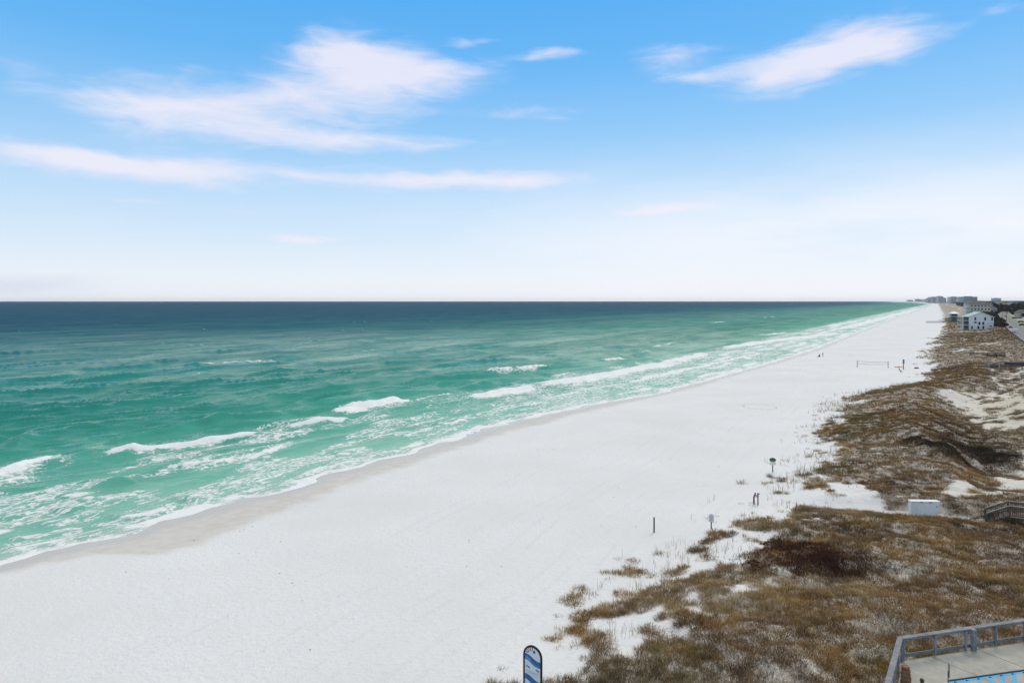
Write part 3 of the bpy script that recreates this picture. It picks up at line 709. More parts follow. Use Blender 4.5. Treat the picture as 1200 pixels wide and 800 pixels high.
ln_ = MB()
for k in range(5): ln_.box((0, -.032, h-.18-.1*k), (.32-.06*(k % 2), .004, .03))
ln_.build('small_print', pmat('grey_red_print', (.38,.26,.28), .6, .2, 5.), pb)
x, y, z = post_at(905.5, 553.0); h = 17.*y/F
gs = thing('oval_sign', 'oval dark green sign above a small white board on a post on the sand', 'sign', (x, y, z), -R(18))
MB().box((0, .04, h*.45-.2), (.13, .1, h*.9+.4)).build('post', pmat('olive_grey_post', (.10,.105,.085), .8, .2, 5.), gs)
MB().plate([(.40*math.cos(a), h-.26+.25*math.sin(a)) for a in [2*math.pi*k/24 for k in range(24)]], -.045, -.012).build('oval_board', green_paint, gs)
MB().plate([(-.36, h-.92), (.36, h-.92), (.36, h-.42), (-.36, h-.42)], -.03, -.0145).build('lower_board', pmat('grey_white_board', (.78,.77,.72), .6, .1, 4.), gs)
x, y, z = post_at(888.2, 591.5); h = 13.8*y/F
ps = thing('rinse_post', 'slim grey post with a blue grey box at its top beside the stooping person', 'post', (x, y, z), -R(10))
gp_ = pmat('slate_grey_post', (.085,.10,.115), .6, .2, 5.)
MB().cyl((0,0,-.3), (0,0,h-.1), .065, n=10).build('shaft', gp_, ps)
MB().box((.03, 0, h-.06), (.24, .16, .16)).build('top_box', pmat('blue_grey_box', (.12,.17,.23), .5, .2, 5.), ps, bevel=.02)
MB().cyl((-.02, 0, h-.30), (-.14, 0, h-.28), .035, n=8).build('tap', grey_metal, ps)

# -- people: one skinned body each
def person(label, loc_, rz, pose, cols, hair_c, scale=1., group=None, bulk=1.):
    J, E = pose
    me = bpy.data.meshes.new('person'); names = list(J)
    me.from_pydata([J[k][:3] for k in names], [(names.index(a), names.index(c)) for a, c in E], [])
    o = bpy.data.objects.new('tmp', me); COL.objects.link(o)
    o.modifiers.new('s', 'SKIN'); ly = me.skin_vertices[0].data
    for k, nme in enumerate(names):
        r = J[nme][3]*bulk; ly[k].radius = (r, r*.82 if nme in ('chest', 'pelvis', 'waist') else r); ly[k].use_root = nme == 'pelvis'
    sb = o.modifiers.new('u', 'SUBSURF'); sb.levels = 2; sb.render_levels = 2
    dg = bpy.context.evaluated_depsgraph_get(); nm = bpy.data.meshes.new_from_object(o.evaluated_get(dg)); bpy.data.objects.remove(o)
    body = bpy.data.objects.new('person', nm); COL.objects.link(body)
    nm.materials.clear()
    for c in cols: nm.materials.append(c)        # skin, shirt, trousers, shoes
    jp = {k: Vector(J[k][:3]) for k in names}
    zone = lambda nme: 0 if nme in ('head','crown','neck','hand_l','hand_r','wrist_l','wrist_r') else 3 if nme.startswith(('foot','toe')) else 2 if nme.startswith(('hip','knee','ankle','pelvis')) else 1
    for p in nm.polygons:
        c = p.center; best = min(names, key=lambda k: (jp[k]-c).length-J[k][3]*.6); p.material_index = zone(best); p.use_smooth = True
    body.location = loc_; body.rotation_euler = (0, 0, rz); body.scale = (scale,)*3
    tag(body, label, 'person', group)
    hd = jp['head']; ax = (jp['crown']-jp['neck']).normalized()
    hb = MB().lathe([(.02,.125),(.075,.11),(.108,.06),(.118,0),(.105,-.05),(.07,-.075)], 12)
    q = Vector((0,0,1)).rotation_difference(ax); hb.v = [tuple(q @ Vector(p)+hd+ax*.035+Vector((0,.025,0))) for p in hb.v]
    hb.build('hair', pmat('dark_hair_'+hair_c, {'brown': (.035,.02,.012), 'black': (.012,.01,.01), 'grey': (.2,.19,.18)}[hair_c], .7, .2, 8.), body, smooth=True)
    fb = MB(); f = Vector((0,-1,0)); f = (f-ax*f.dot(ax)).normalized(); sd = ax.cross(f)
    nose = hd+f*.105-ax*.01; fb.add([nose+f*.03-ax*.02, nose+ax*.035, nose-ax*.025+sd*.018, nose-ax*.025-sd*.018], [(0,1,2),(0,3,1),(0,2,3),(1,3,2)])
    fb.build('nose', cols[0], body)
    for k in (-1, 1): MB().lathe([(.0,-.02),(.016,-.01),(.018,.01),(.0,.022)], 6, tuple(hd+sd*k*.105)).build('ear', cols[0], body)
    for k in (-1, 1): MB().lathe([(0,-.01),(.011,0),(0,.01)], 6, tuple(hd+f*.098+sd*k*.036+ax*.02)).build('eye', pmat('dark_eye', (.02,.015,.012), .3, .1, 5.), body)
    return body
EDG = [('pelvis','waist'),('waist','chest'),('chest','neck'),('neck','head'),('head','crown')]
for q in 'lr': EDG += [('pelvis','hip_'+q),('hip_'+q,'knee_'+q),('knee_'+q,'ankle_'+q),('ankle_'+q,'foot_'+q),('foot_'+q,'toe_'+q),('chest','shoulder_'+q),('shoulder_'+q,'elbow_'+q),('elbow_'+q,'wrist_'+q),('wrist_'+q,'hand_'+q)]
def stand(lean=0., arms=(0., 0.)):
    j = {'pelvis': (0, 0, .95, .13), 'waist': (0, -.03*lean, 1.10, .12), 'chest': (0, -.16*lean, 1.34, .135), 'neck': (0, -.30*lean, 1.50, .055), 'head': (0, -.38*lean-.01, 1.62, .098), 'crown': (0, -.42*lean, 1.70, .07)}
    for q, sg_, ar in (('l', 1, arms[0]), ('r', -1, arms[1])):
        st = .06*sg_
        j.update({'hip_'+q: (.10*sg_, 0, .88, .09), 'knee_'+q: (.105*sg_, -.02+st, .48, .062), 'ankle_'+q: (.11*sg_, .02+st, .09, .042), 'foot_'+q: (.112*sg_, -.03+st, .045, .042), 'toe_'+q: (.12*sg_, -.16+st, .035, .034)})
        sh = (.20*sg_, -.18*lean, 1.42)
        d1 = Vector((.10*sg_, -math.sin(ar), -math.cos(ar))).normalized(); e = Vector(sh)+d1*.29
        d2 = Vector((-.02*sg_, -math.sin(ar+.25), -math.cos(ar+.25))); w_ = e+d2*.25; h_ = w_+d2*.11
        j.update({'shoulder_'+q: (*sh, .062), 'elbow_'+q: (*e, .045), 'wrist_'+q: (*w_, .033), 'hand_'+q: (*h_, .034)})
    return j, EDG
rust_cl = pmat('rust_brown_cloth', (.27,.095,.045), .85, .25, 9.); dark_cl = pmat('dark_brown_cloth', (.03,.02,.017), .85, .25, 9.)
blk_cl = pmat('black_cloth', (.012,.012,.014), .85, .2, 9.); gry_cl = pmat('grey_cloth', (.16,.16,.17), .85, .2, 9.); shoe = pmat('dark_shoe', (.03,.028,.026), .7, .2, 9.)
x, y, z = snap(883.4, 590.8)
person('person in rust brown top and dark trousers leaning towards the slim post', (x, y, z), R(62), stand(.5, (1.25, 1.0)), [skin, rust_cl, dark_cl, shoe], 'brown', .72, bulk=1.3)
# seated person on the sand
def sit():
    j = {'pelvis': (0, 0, .13, .14), 'waist': (0, .03, .30, .125), 'chest': (0, -.02, .55, .14), 'neck': (0, -.07, .70, .055), 'head': (0, -.10, .82, .098), 'crown': (0, -.10, .90, .07)}
    for q, sg_ in (('l', 1), ('r', -1)):
        j.update({'hip_'+q: (.10*sg_, -.06, .12, .095), 'knee_'+q: (.14*sg_, -.42, .40, .065), 'ankle_'+q: (.13*sg_, -.72, .08, .045), 'foot_'+q: (.13*sg_, -.76, .045, .042), 'toe_'+q: (.14*sg_, -.90, .05, .034),
                  'shoulder_'+q: (.20*sg_, -.02, .63, .062), 'elbow_'+q: (.25*sg_, -.22, .46, .045), 'wrist_'+q: (.15*sg_, -.42, .50, .033), 'hand_'+q: (.10*sg_, -.50, .50, .034)})
    return j, EDG
x, y, z = snap(960.6, 418.2); person('person in black sitting on the sand near the water', (x, y, z), R(-70), sit(), [skin, blk_cl, blk_cl, shoe], 'black', 1.25)
x, y, z = snap(964.2, 418.0); person('person in grey standing beside the seated one near the water', (x, y, z), R(20), stand(.1, (.1, .15)), [skin, gry_cl, gry_cl, shoe], 'grey', .98)

# -- volleyball net
xa, ya, za = snap(1004.6, 430.2); xb, yb, zb = snap(1040.8, 430.8)
ang = math.atan2(yb-ya, xb-xa); ln = math.hypot(xb-xa, yb-ya); nh = 2.25
vn = thing('volleyball_net', 'beach volleyball net sagging between two grey posts on the sand', 'net', (xa, ya, za), ang)
for xx in (0, ln): MB().cyl((xx, 0, -.4), (xx, 0, nh), .095, .085, n=10).build('post', pmat('grey_net_post', (.14,.14,.145), .7, .2, 4.), vn)
def sag(zc, dip, r, n=14):
    mbk = MB(); pts = [(ln*k/n, 0, zc-dip*(1-(2*k/n-1)**2)) for k in range(n+1)]
    for p, q in zip(pts[:-1], pts[1:]): mbk.bar(p, q, r*.4, r*2)
    return mbk
tape = pmat('grey_net_tape', (.22,.22,.21), .8, .2, 6.)
sag(nh-.18, .22, .035).build('top_tape', tape, vn); sag(nh-1.0, .28, .035).build('bottom_tape', tape, vn)
nb = MB()
for k in range(1, int(ln/.35)):
    q = k*.35/ln; dz = (1-(2*q-1)**2)
    nb.box((ln*q, 0, nh-.6-.25*dz), (.008, .006, .8))
for k in range(1, 4): nb.v, nb.f = nb.v, nb.f; nb.add(*(lambda b_: (b_.v, b_.f))(sag(nh-.18-.2*k, .22+.015*k, .005)))
nb.build('netting', pmat('thin_netting_cord', (.45,.45,.44), .9, .1, 6.), vn)

# -- beach things between net and dune
x, y, z = snap(1058.8, 433.0); h = 12*y/F
t1 = thing('flag_post', 'stout grey brown beach post with a faded board beyond the sand spit', 'post', (x, y, z), -R(20))
MB().cyl((0,0,-.3), (0,0,h*.62), .11, n=10).build('post', wood_dark, t1); MB().box((0,-.1,h*.80), (.52,.05,h*.42)).build('board', pmat('grey_tan_board', (.20,.18,.16), .7, .25, 4.), t1)
x, y, z = snap(1053.2, 430.2)
ky = thing('kayak', 'orange kayak lying on the sand beside the beach post', 'kayak', (x, y, z), R(8))
hb = MB(); prof = []
n = 12; L2 = .8+.75
rings = []
for k in range(n+1):
    q = 2*k/n-1; w = .36*(1-abs(q)**2.6)+.02; hh = .17+.10*q*q
    rings.append([(q*L2, w*math.cos(a), .03+hh*.5+hh*.5*math.sin(a)*(1 if math.sin(a) < 0 else .7)) for a in [2*math.pi*i/10 for i in range(10)]])
hb.add([p for r in rings for p in r], [(i*10+k, i*10+(k+1) % 10, (i+1)*10+(k+1) % 10, (i+1)*10+k) for i in range(n) for k in range(10)]+[tuple(range(10)), tuple(range(n*10, n*10+10))])
hb.build('hull', pmat('orange_plastic', (.62,.20,.06), .5, .15, 4.), ky, smooth=True)
MB().slab([(.38*math.cos(a), .2*math.sin(a)) for a in [2*math.pi*i/12 for i in range(12)]], .19, .25).build('cockpit', black, ky)
x, y, z = snap(1056.4, 436.2)
bc = thing('beach_chair', 'dark folding beach chair on the sand in front of the orange kayak', 'chair', (x, y, z), R(35))
MB().bar((-.25,-.3,.38), (-.25,.3,.30), .04, .04).bar((.25,-.3,.38), (.25,.3,.30), .04, .04).bar((-.25,-.3,0), (-.25,.3,.40), .04, .04).bar((.25,-.3,0), (.25,.3,.40), .04, .04).bar((-.25,.3,0), (-.25,-.1,.36), .04, .04).bar((.25,.3,0), (.25,-.1,.36), .04, .04).build('chair_frame', grey_metal, bc)
MB().bar((0,-.3,.40), (0,.26,.32), .5, .03).build('seat', blk_cl, bc); MB().bar((0,.27,.32), (0,.75,1.15), .5, .03).build('backrest', blk_cl, bc)
x, y, z = snap(1074, 431.6)
bt = thing('covered_boat', 'small overturned dark dinghy at the foot of the dune', 'boat', (x, y, z), R(15))
MB().add(*(lambda n: ([(q*.95, .5*(1-abs(q)**3)*math.cos(a), .4*(1-.6*q*q)*math.sin(a)) for q in [2*k/n-1 for k in range(n+1)] for a in [math.pi*i/6 for i in range(7)]],
     [(i*7+k, i*7+k+1, (i+1)*7+k+1, (i+1)*7+k) for i in range(n) for k in range(6)]))(8)).build('hull', pmat('dark_grey_hull', (.03,.032,.035), .6, .2, 4.), bt, smooth=True)
MB().bar((-.8,0,.36), (.8,0,.40), .05, .05).build('keel', wood_dark, bt)

# -- farther boardwalks over the dunes
dkw = pmat('very_dark_walkover_wood', (.06,.05,.045), .85, .3, 6.); gw = pmat('grey_boardwalk_wood', (.09,.088,.088), .85, .3, 3.)
x, y, z = snap(1112, 433)
w2 = walkover('beach_walkover', 'long low grey boardwalk crossing the sandy hollow to a landing with pale posts', (x, y, z+.15), NA+.06, [(0, .05), (9.5, .5), (12.2, 1.7), (20, 1.9)], 1.7, gw, .95, .3, 2.4)
for sd in (-1, 1):
    for q in (9.6, 12.0):
        if sd > 0 and q > 10: continue
        MB().box((q, sd*1.15, 1.3), (.26, .26, 3.2)).build('landing_post', wood_pale, w2)
sc = MB().box((16.4, -.95, 2.3), (6.4, .06, .8)).build('screen_panel', pmat('dark_blue_grey_screen', (.06,.058,.06), .8, .25, 3.), w2)
x, y, z = snap(1137, 416.5)
w3 = walkover('beach_walkover', 'low dark boardwalk in the dune grass behind the landing with pale posts', (x, y, z+.1), NA+.05, [(0, .0), (10, .35)], 1.6, dkw, .9, .35, 2.5)
x, y, z = snap(1122, 396.0)
w4 = walkover('beach_walkover', 'short dark boardwalk on the brown dune in front of the white house', (x, y, z+.15), NA-.02, [(0, 0), (6.6, .15)], 1.8, dkw, .9, .35, 2.2)
x, y, z = snap(1085.5, 378.0)
w5 = walkover('beach_walkover', 'distant weathered boardwalk reaching out of the dunes onto the white beach', (x, y, z+.3), NA+.10, [(0, 0), (11, .3), (24, 1.6)], 2.0, dkw, 1.1, 0, 2.6)

# ------------------------------------------------------------------ houses
glass = pmat('dark_window_glass', (.03,.037,.042), .15, .2, .6)
wtrim = pmat('white_trim', (.68,.70,.70), .6, .06, 2.)
def wall_window(parent, x, z, w, h, y, fr_mat=None, pane_mat=None, name='window'):
    """a window set on a wall that faces local -y at depth y"""
    f = MB()
    for (cx, cz, sx2, sz2) in ((x, z+h/2+.06, w+.24, .12), (x, z-h/2-.06, w+.24, .12), (x-w/2-.06, z, .12, h), (x+w/2+.06, z, .12, h)): f.box((cx, y-.03, cz), (sx2, .10, sz2))
    fo_ = f.build(name, fr_mat or wtrim, parent)
    MB().box((x, y-.012, z), (w, .03, h)).build('pane', pane_mat or glass, fo_)
    return fo_
def side_window(parent, y, z, w, h, x, sgn=-1, fr_mat=None):
    f = MB()
    for (cy, cz, sy2, sz2) in ((y, z+h/2+.06, w+.24, .12), (y, z-h/2-.06, w+.24, .12), (y-w/2-.06, z, .12, h), (y+w/2+.06, z, .12, h)): f.box((x+sgn*.03, cy, cz), (.10, sy2, sz2))
    fo_ = f.build('window', fr_mat or wtrim, parent)
    MB().box((x+sgn*.012, y, z), (.03, w, h)).build('pane', glass, fo_)
    return fo_
def gable_house(name, label, loc_, rz, w, l, eave, apex, wallm, roofm, over=.5, cat='house', group=None):
    o = thing(name, label, cat, loc_, rz, group)
    MB().add([(-w/2,0,-1.2),(w/2,0,-1.2),(w/2,0,eave),(0,0,apex),(-w/2,0,eave),(-w/2,l,-1.2),(w/2,l,-1.2),(w/2,l,eave),(0,l,apex),(-w/2,l,eave)],
             [(0,1,2,3,4),(9,8,7,6,5),(0,4,9,5),(1,6,7,2),(4,3,8,9),(3,2,7,8)]).build('wall', wallm, o)
    sl_ = (apex-eave)/(w/2); rf = MB()
    for sd in (-1, 1):
        a = (sd*(w/2+over), eave-sl_*over+.03); c = (0, apex+.03)
        rf.add([(a[0],-over,a[1]),(c[0],-over,c[1]),(c[0],l+over,c[1]),(a[0],l+over,a[1]),(a[0],-over,a[1]+.22),(c[0],-over,c[1]+.22),(c[0],l+over,c[1]+.22),(a[0],l+over,a[1]+.22)],
               [(0,1,2,3),(7,6,5,4),(0,4,5,1),(1,5,6,2),(2,6,7,3),(3,7,4,0)])
    rf.build('roof', roofm, o); return o
wh_wall = pmat('pale_blue_white_siding', (.80,.78,.73), .7, .06, 1.); green_roof = pmat('pale_green_metal_roof', (.42,.56,.46), .5, .12, .6)
x, y, z = snap(1150, 387.5)
HA = -math.atan2(.30, 1.0)
hs = gable_house('white_house', 'three storey white gabled beach house with pale green roof and seaward balconies', (x, y, z), HA, 14.4, 13, 9.3, 12.4, wh_wall, green_roof)
px2x = lambda p: (p-1150)*y/F*.995
for (p_, zc, w, h) in [(1143.8,8.0,.8,1.9),(1153.9,8.0,.85,2.),(1160.9,8.0,.8,2.),(1143.8,5.55,1.15,1.0),(1148,5.0,.9,1.8),(1152.0,5.0,.9,1.8),(1140.4,2.2,.75,1.8),(1147,2.2,.9,1.8),(1151.9,2.2,.9,1.8),(1159.7,3.2,.7,.7)]:
    wall_window(hs, px2x(p_), zc, w*1.25, h*1.05, 0, pmat('pale_window_frame', (.58,.62,.64), .6, .06, 2.))
dr = MB().box((px2x(1159.3), -.05, .6), (1.6, .1, 2.2)).build('door', pmat('dark_grey_door', (.07,.075,.08), .6, .2, 2.), hs); MB().box((px2x(1159.3)+.5, -.12, .7), (.1, .05, .1)).build('handle', grey_metal, dr)
for k, zb_ in enumerate((.5, 3.6, 6.6)):
    xl = -7.2-3.2
    bal_ = MB().box((-7.2-1.6, 6.4, zb_), (3.2, 12.8, .28)).build('balcony', wtrim, hs); 
    rl = MB(); rl.box((xl+.05, 6.4, zb_+1.15), (.1, 12.8, .1)); rl.box((-7.2-1.6, .05, zb_+1.15), (3.2, .1, .1))
    for q in range(9): rl.box((xl+.05, .1+q*1.55, zb_+.66), (.06, .06, .95))
    for q in range(4): rl.box((xl+.2+q*.85, .05, zb_+.66), (.07, .07, .95))
    rl.build('railing', wtrim, bal_)
    MB().box((-7.2-.06, 1.9, zb_+1.35), (.10, 2.8, 2.3)).build('glass_door', glass, hs); MB().box((-7.2-.06, 8.2, zb_+1.35), (.10, 7., 2.4)).build('glass_door', glass, hs)
    MB().box((-7.2-1.55, 1.1, zb_+1.5), (2.9, .10, 2.6)).build('recess_shade', pmat('recess_shade_dark', (.05,.062,.075), .7, .2, 1.), hs)  # dark panel added to stand in for shade in the balcony recess
for yy in (.25, 6.4, 12.5): MB().box((-7.2-3.05, yy, 4.2), (.18, .18, 9.4)).build('balcony_post', wtrim, hs)
MB().box((-7.2-1.5, 6.5, 9.15), (3.6, 13.2, .2)).build('balcony_roof', green_roof, hs)
keepouts.append((x, y+8, 13))
sh = MB().box((3, -.25, -.4), (15.5, .7, 1.5)).build('house_base_strip', pmat('dark_base_strip', (.035,.035,.025), .9, .3, 1.), hs)  # dark strip along the foot of the house front

x, y, z = snap(1129.0, 377.5)
gz = thing('beach_pavilion', 'small white seaside pavilion with pale hipped roof left of the white house', 'pavilion', (x, y+14, z), HA)
MB().box((0, 0, 2.2), (5.2, 6.5, 6.2)).build('wall', pmat('dark_teal_wall', (.10,.14,.14), .7, .2, 1.), gz)  # plain dark teal wall colour
MB().box((0, 0, 5.15), (7.8, 8.6, .5)).build('balcony', wtrim, gz)
for sx2 in (-1, 1):
    for sy2 in (-1, 1): MB().cyl((sx2*3.3, sy2*3.7, 5.1), (sx2*3.3, sy2*3.7, 7.6), .12, n=8).build('post', wtrim, gz)
MB().box((0, 0, 6.4), (4.8, 5.8, 2.1)).build('upper_room', glass, gz)
MB().add([(-4.3,-4.6,7.6),(4.3,-4.6,7.6),(4.3,4.6,7.6),(-4.3,4.6,7.6),(-.9,-.9,9.6),(.9,-.9,9.6),(.9,.9,9.6),(-.9,.9,9.6)], [(3,2,1,0),(4,5,6,7),(0,1,5,4),(1,2,6,5),(2,3,7,6),(3,0,4,7)]).build('roof', pmat('pale_mint_metal_roof', (.60,.68,.65), .45, .08, .5), gz)
# cream building behind
xq = (1148.5-600)/F*640; zq = zt(xq, 640)
cb = thing('cream_building', 'cream apartment building with brown roof rising behind the white house', 'apartment building', (xq, 640, zq), HA)
crm = pmat('cream_stucco', (.56,.50,.40), .8, .08, .8); brf = pmat('dark_brown_roof', (.06,.045,.04), .8, .2, 1.)
MB().box((0, 6, 8.0), (17.5, 12, 17.0)).build('wall', crm, cb)
MB().add([(-9.8,-1,16.5),(9.8,-1,16.5),(9.8,13,16.5),(-9.8,13,16.5),(-5.5,6,18.6),(5.5,6,18.6)], [(3,2,1,0),(0,1,5,4),(2,3,4,5),(1,2,5),(3,0,4)]).build('roof', brf, cb)
for fl in range(3):
    for k in range(6):
        wall_window(cb, -6.6+2.75*k, 14.6-3.2*fl, 1.1, 1.6, 0, crm)
for fl in range(4): 
    bal_ = MB().box((-10.2, 3, 3.0+3.4*fl), (3.0, 6, .25)).build('balcony', wtrim, cb); MB().box((-11.6, 3, 3.6+3.4*fl), (.1, 6, 1.0)).box((-10.2, .05, 3.6+3.4*fl), (3, .1, 1.0)).build('railing', wtrim, bal_)
for yy in (.2, 5.8): MB().box((-11.5, yy, 8), (.3, .3, 17)).build('balcony_post', wtrim, cb)
lb = thing('low_dark_building', 'low dark flat roofed block standing between the white house and the cream building', 'building', ((1151-600)/F*610, 610, zt((1151-600)/F*610, 610)), HA)
MB().box((0, 4, 4.5), (13, 8, 10.4)).build('wall', pmat('charcoal_wall', (.045,.045,.05), .8, .2, 1.), lb); MB().box((0, 4, 9.85), (13.6, 8.6, .3)).build('roof', pmat('dark_grey_roof', (.07,.068,.07), .8, .2, 1.), lb)
for k in range(4): wall_window(lb, -4.5+3*k, 6.6, 1.4, 1.4, 0, pmat('charcoal_trim', (.09,.09,.09), .7, .1, 1.))

# far houses inland among the trees
def small_house(px, Y, w, l, e, a, wc, rc, label, base=None):
    xx = (px-600)/F*Y; zz = zt(xx, Y)
    o = gable_house('house', label, (xx, Y, zz), HA+random.uniform(-.4, .4), w, l, e, a, pmat('house_wall_%s' % wc[0], wc[1], .8, .1, .8), pmat('house_roof_%s' % rc[0], rc[1], .8, .2, .8), group='distant houses among the trees')
    for k in range(3): wall_window(o, -w*.3+w*.3*k, e*.62, w*.1, e*.22, 0)
    return o
CRM = ('cream', (.55,.48,.36)); WHT = ('white', (.62,.62,.60)); BRK = ('grey', (.30,.30,.30)); RR = ('terracotta', (.26,.11,.075)); GR = ('grey', (.13,.135,.14)); BR = ('brown', (.09,.065,.05)); TEAL = ('blue_grey', (.16,.20,.22))
small_house(1176, 1150, 30, 24, 11, 16.5, CRM, RR, 'cream house with terracotta roof among the dark trees left of the road')
small_house(1184, 1080, 22, 20, 10, 15.5, WHT, RR, 'white house with terracotta roof among the trees straight above the parked cars')
small_house(1201.0, 720, 10, 10, 5, 7.5, CRM, BR, 'cream house with brown roof at the right edge of the picture above the cars')
small_house(1168, 1500, 34, 26, 12, 17, WHT, GR, 'white house with grey roof far off among the trees')
small_house(1161, 900, 15, 13, 8, 12.5, BRK, BR, 'grey house with brown roof in the trees right of the cream building')
small_house(1190, 1800, 36, 30, 12, 17, BRK, TEAL, 'wide grey house with blue grey roof on the far skyline at right')
small_house(1136.5, 980, 8, 10, 8, 11, WHT, BR, 'pale house with brown roof left of the cream building')
small_house(1137.5, 1400, 16, 14, 14, 18, WHT, GR, 'white beach house with grey roof just visible beyond the cream building')

# -- far towers
tw1 = pmat('hazy_tower_concrete', (.62,.60,.56), .8, .1, .05); tw2 = pmat('pale_tower_concrete', (.72,.70,.66), .8, .1, .05); twr = pmat('tower_roof_grey', (.16,.17,.18), .8, .1, .05); tw3 = pmat('grey_tower_concrete', (.46,.45,.44), .8, .1, .05)  # pale condo concrete, also standing in for haze over the far towers
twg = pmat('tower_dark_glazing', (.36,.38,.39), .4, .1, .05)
def tower(px0, px1, pytop, Y, mat, label, floors=12, group='far towers along the coast', depth=40, bays=5):
    x0, x1 = (px0-600)/F*Y, (px1-600)/F*Y; zz = 3.0; topz = CZ+(HY-pytop)*Y/F; w = x1-x0
    o = thing('tower_block', label, 'tower block', ((x0+x1)/2, Y, zz), random.uniform(-.12, .12), group); h = topz-zz
    MB().box((0, depth/2, h/2), (w, depth, h)).build('wall', mat, o)
    MB().box((0, depth/2, h+1.2), (w*.45, depth*.5, 2.4)).build('roof', twr, o)
    for k in range(bays):
        MB().box((-w/2+w*(k+.5)/bays, -.25, h*.5), (w/bays*.52, .45, h*.9)).build('glazing', twg, o)
    fl = MB()
    for k in range(1, floors): fl.box((0, -.7, h*k/floors), (w*.98, 1.2, h/floors*.32))
    fl.build('balcony', mat, o)
    return o
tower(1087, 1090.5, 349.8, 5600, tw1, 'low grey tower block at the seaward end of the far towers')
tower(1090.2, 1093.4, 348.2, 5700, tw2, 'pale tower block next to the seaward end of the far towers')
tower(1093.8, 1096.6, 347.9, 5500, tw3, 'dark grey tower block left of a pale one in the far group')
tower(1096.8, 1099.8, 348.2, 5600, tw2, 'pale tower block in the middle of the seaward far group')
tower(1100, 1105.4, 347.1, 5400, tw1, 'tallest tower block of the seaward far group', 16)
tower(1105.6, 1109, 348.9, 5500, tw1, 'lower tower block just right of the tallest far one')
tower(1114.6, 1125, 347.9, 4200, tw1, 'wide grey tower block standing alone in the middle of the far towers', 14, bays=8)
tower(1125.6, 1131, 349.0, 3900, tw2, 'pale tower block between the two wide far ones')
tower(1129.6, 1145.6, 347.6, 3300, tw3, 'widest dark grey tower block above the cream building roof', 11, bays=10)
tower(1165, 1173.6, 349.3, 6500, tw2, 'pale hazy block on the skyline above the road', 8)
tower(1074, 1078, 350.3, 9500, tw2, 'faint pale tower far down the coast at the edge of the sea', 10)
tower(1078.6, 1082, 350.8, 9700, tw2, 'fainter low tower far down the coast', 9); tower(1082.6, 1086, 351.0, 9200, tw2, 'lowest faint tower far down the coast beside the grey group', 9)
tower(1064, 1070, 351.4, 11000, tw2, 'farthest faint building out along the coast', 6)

# ------------------------------------------------------------------ road, verge, cars, street things
asph = pmat('worn_grey_asphalt', (.20,.20,.195), .9, .12, .4); vrg = pmat('dry_verge_grass', (.26,.27,.15), .95, .25, .7); pave = pmat('pale_parking_gravel', (.36,.33,.28), .95, .15, .5)
def strip(name, o0, o1, dz, mat, label, cat, s0=200, s1=1180):
    ss_ = np.arange(s0, s1, 12.); v0 = np.interp(ss_, RS, RV); k = len(ss_); vs2 = []; fs2 = []
    NW = 4
    for i in range(k):
        for j in range(NW+1):
            vv2 = v0[i]+o0+(o1-o0)*j/NW; x, y = xy(ss_[i], vv2); vs2.append((x, y))
    a = np.array(vs2); zz = np.interp(np.repeat(ss_, NW+1), [200, 420, 2000], [6.0, 6.0, 6.0])+dz
    me = raw_mesh(name, np.column_stack([a, zz]), None, np.array([(i*(NW+1)+j, i*(NW+1)+j+1, (i+1)*(NW+1)+j+1, (i+1)*(NW+1)+j) for i in range(k-1) for j in range(NW)]))
    o = bpy.data.objects.new(name, me); COL.objects.link(o); me.materials.append(mat); tag(o, label, cat, kind='structure'); return o
strip('road', 0, 8.4, .02, asph, 'grey two lane coast road running away behind the dunes', 'road')
strip('verge', 8.6, 11.4, .05, vrg, 'pale dry grass verge between road and parking strip', 'verge', 520, 1180)
strip('parking_strip', 8.45, 19, .0, pave, 'pale gravel parking strip on the inland side of the road', 'parking')
mk = strip('road_marking', 4.0, 4.25, .03, pmat('faded_yellow_paint', (.42,.33,.12), .8, .2, 1.), 'faded yellow centre line along the coast road', 'road marking')
strip('road_edge_line', .35, .5, .03, pmat('faded_white_paint', (.6,.6,.58), .8, .1, 1.), 'white edge line on the seaward side of the road', 'road marking')
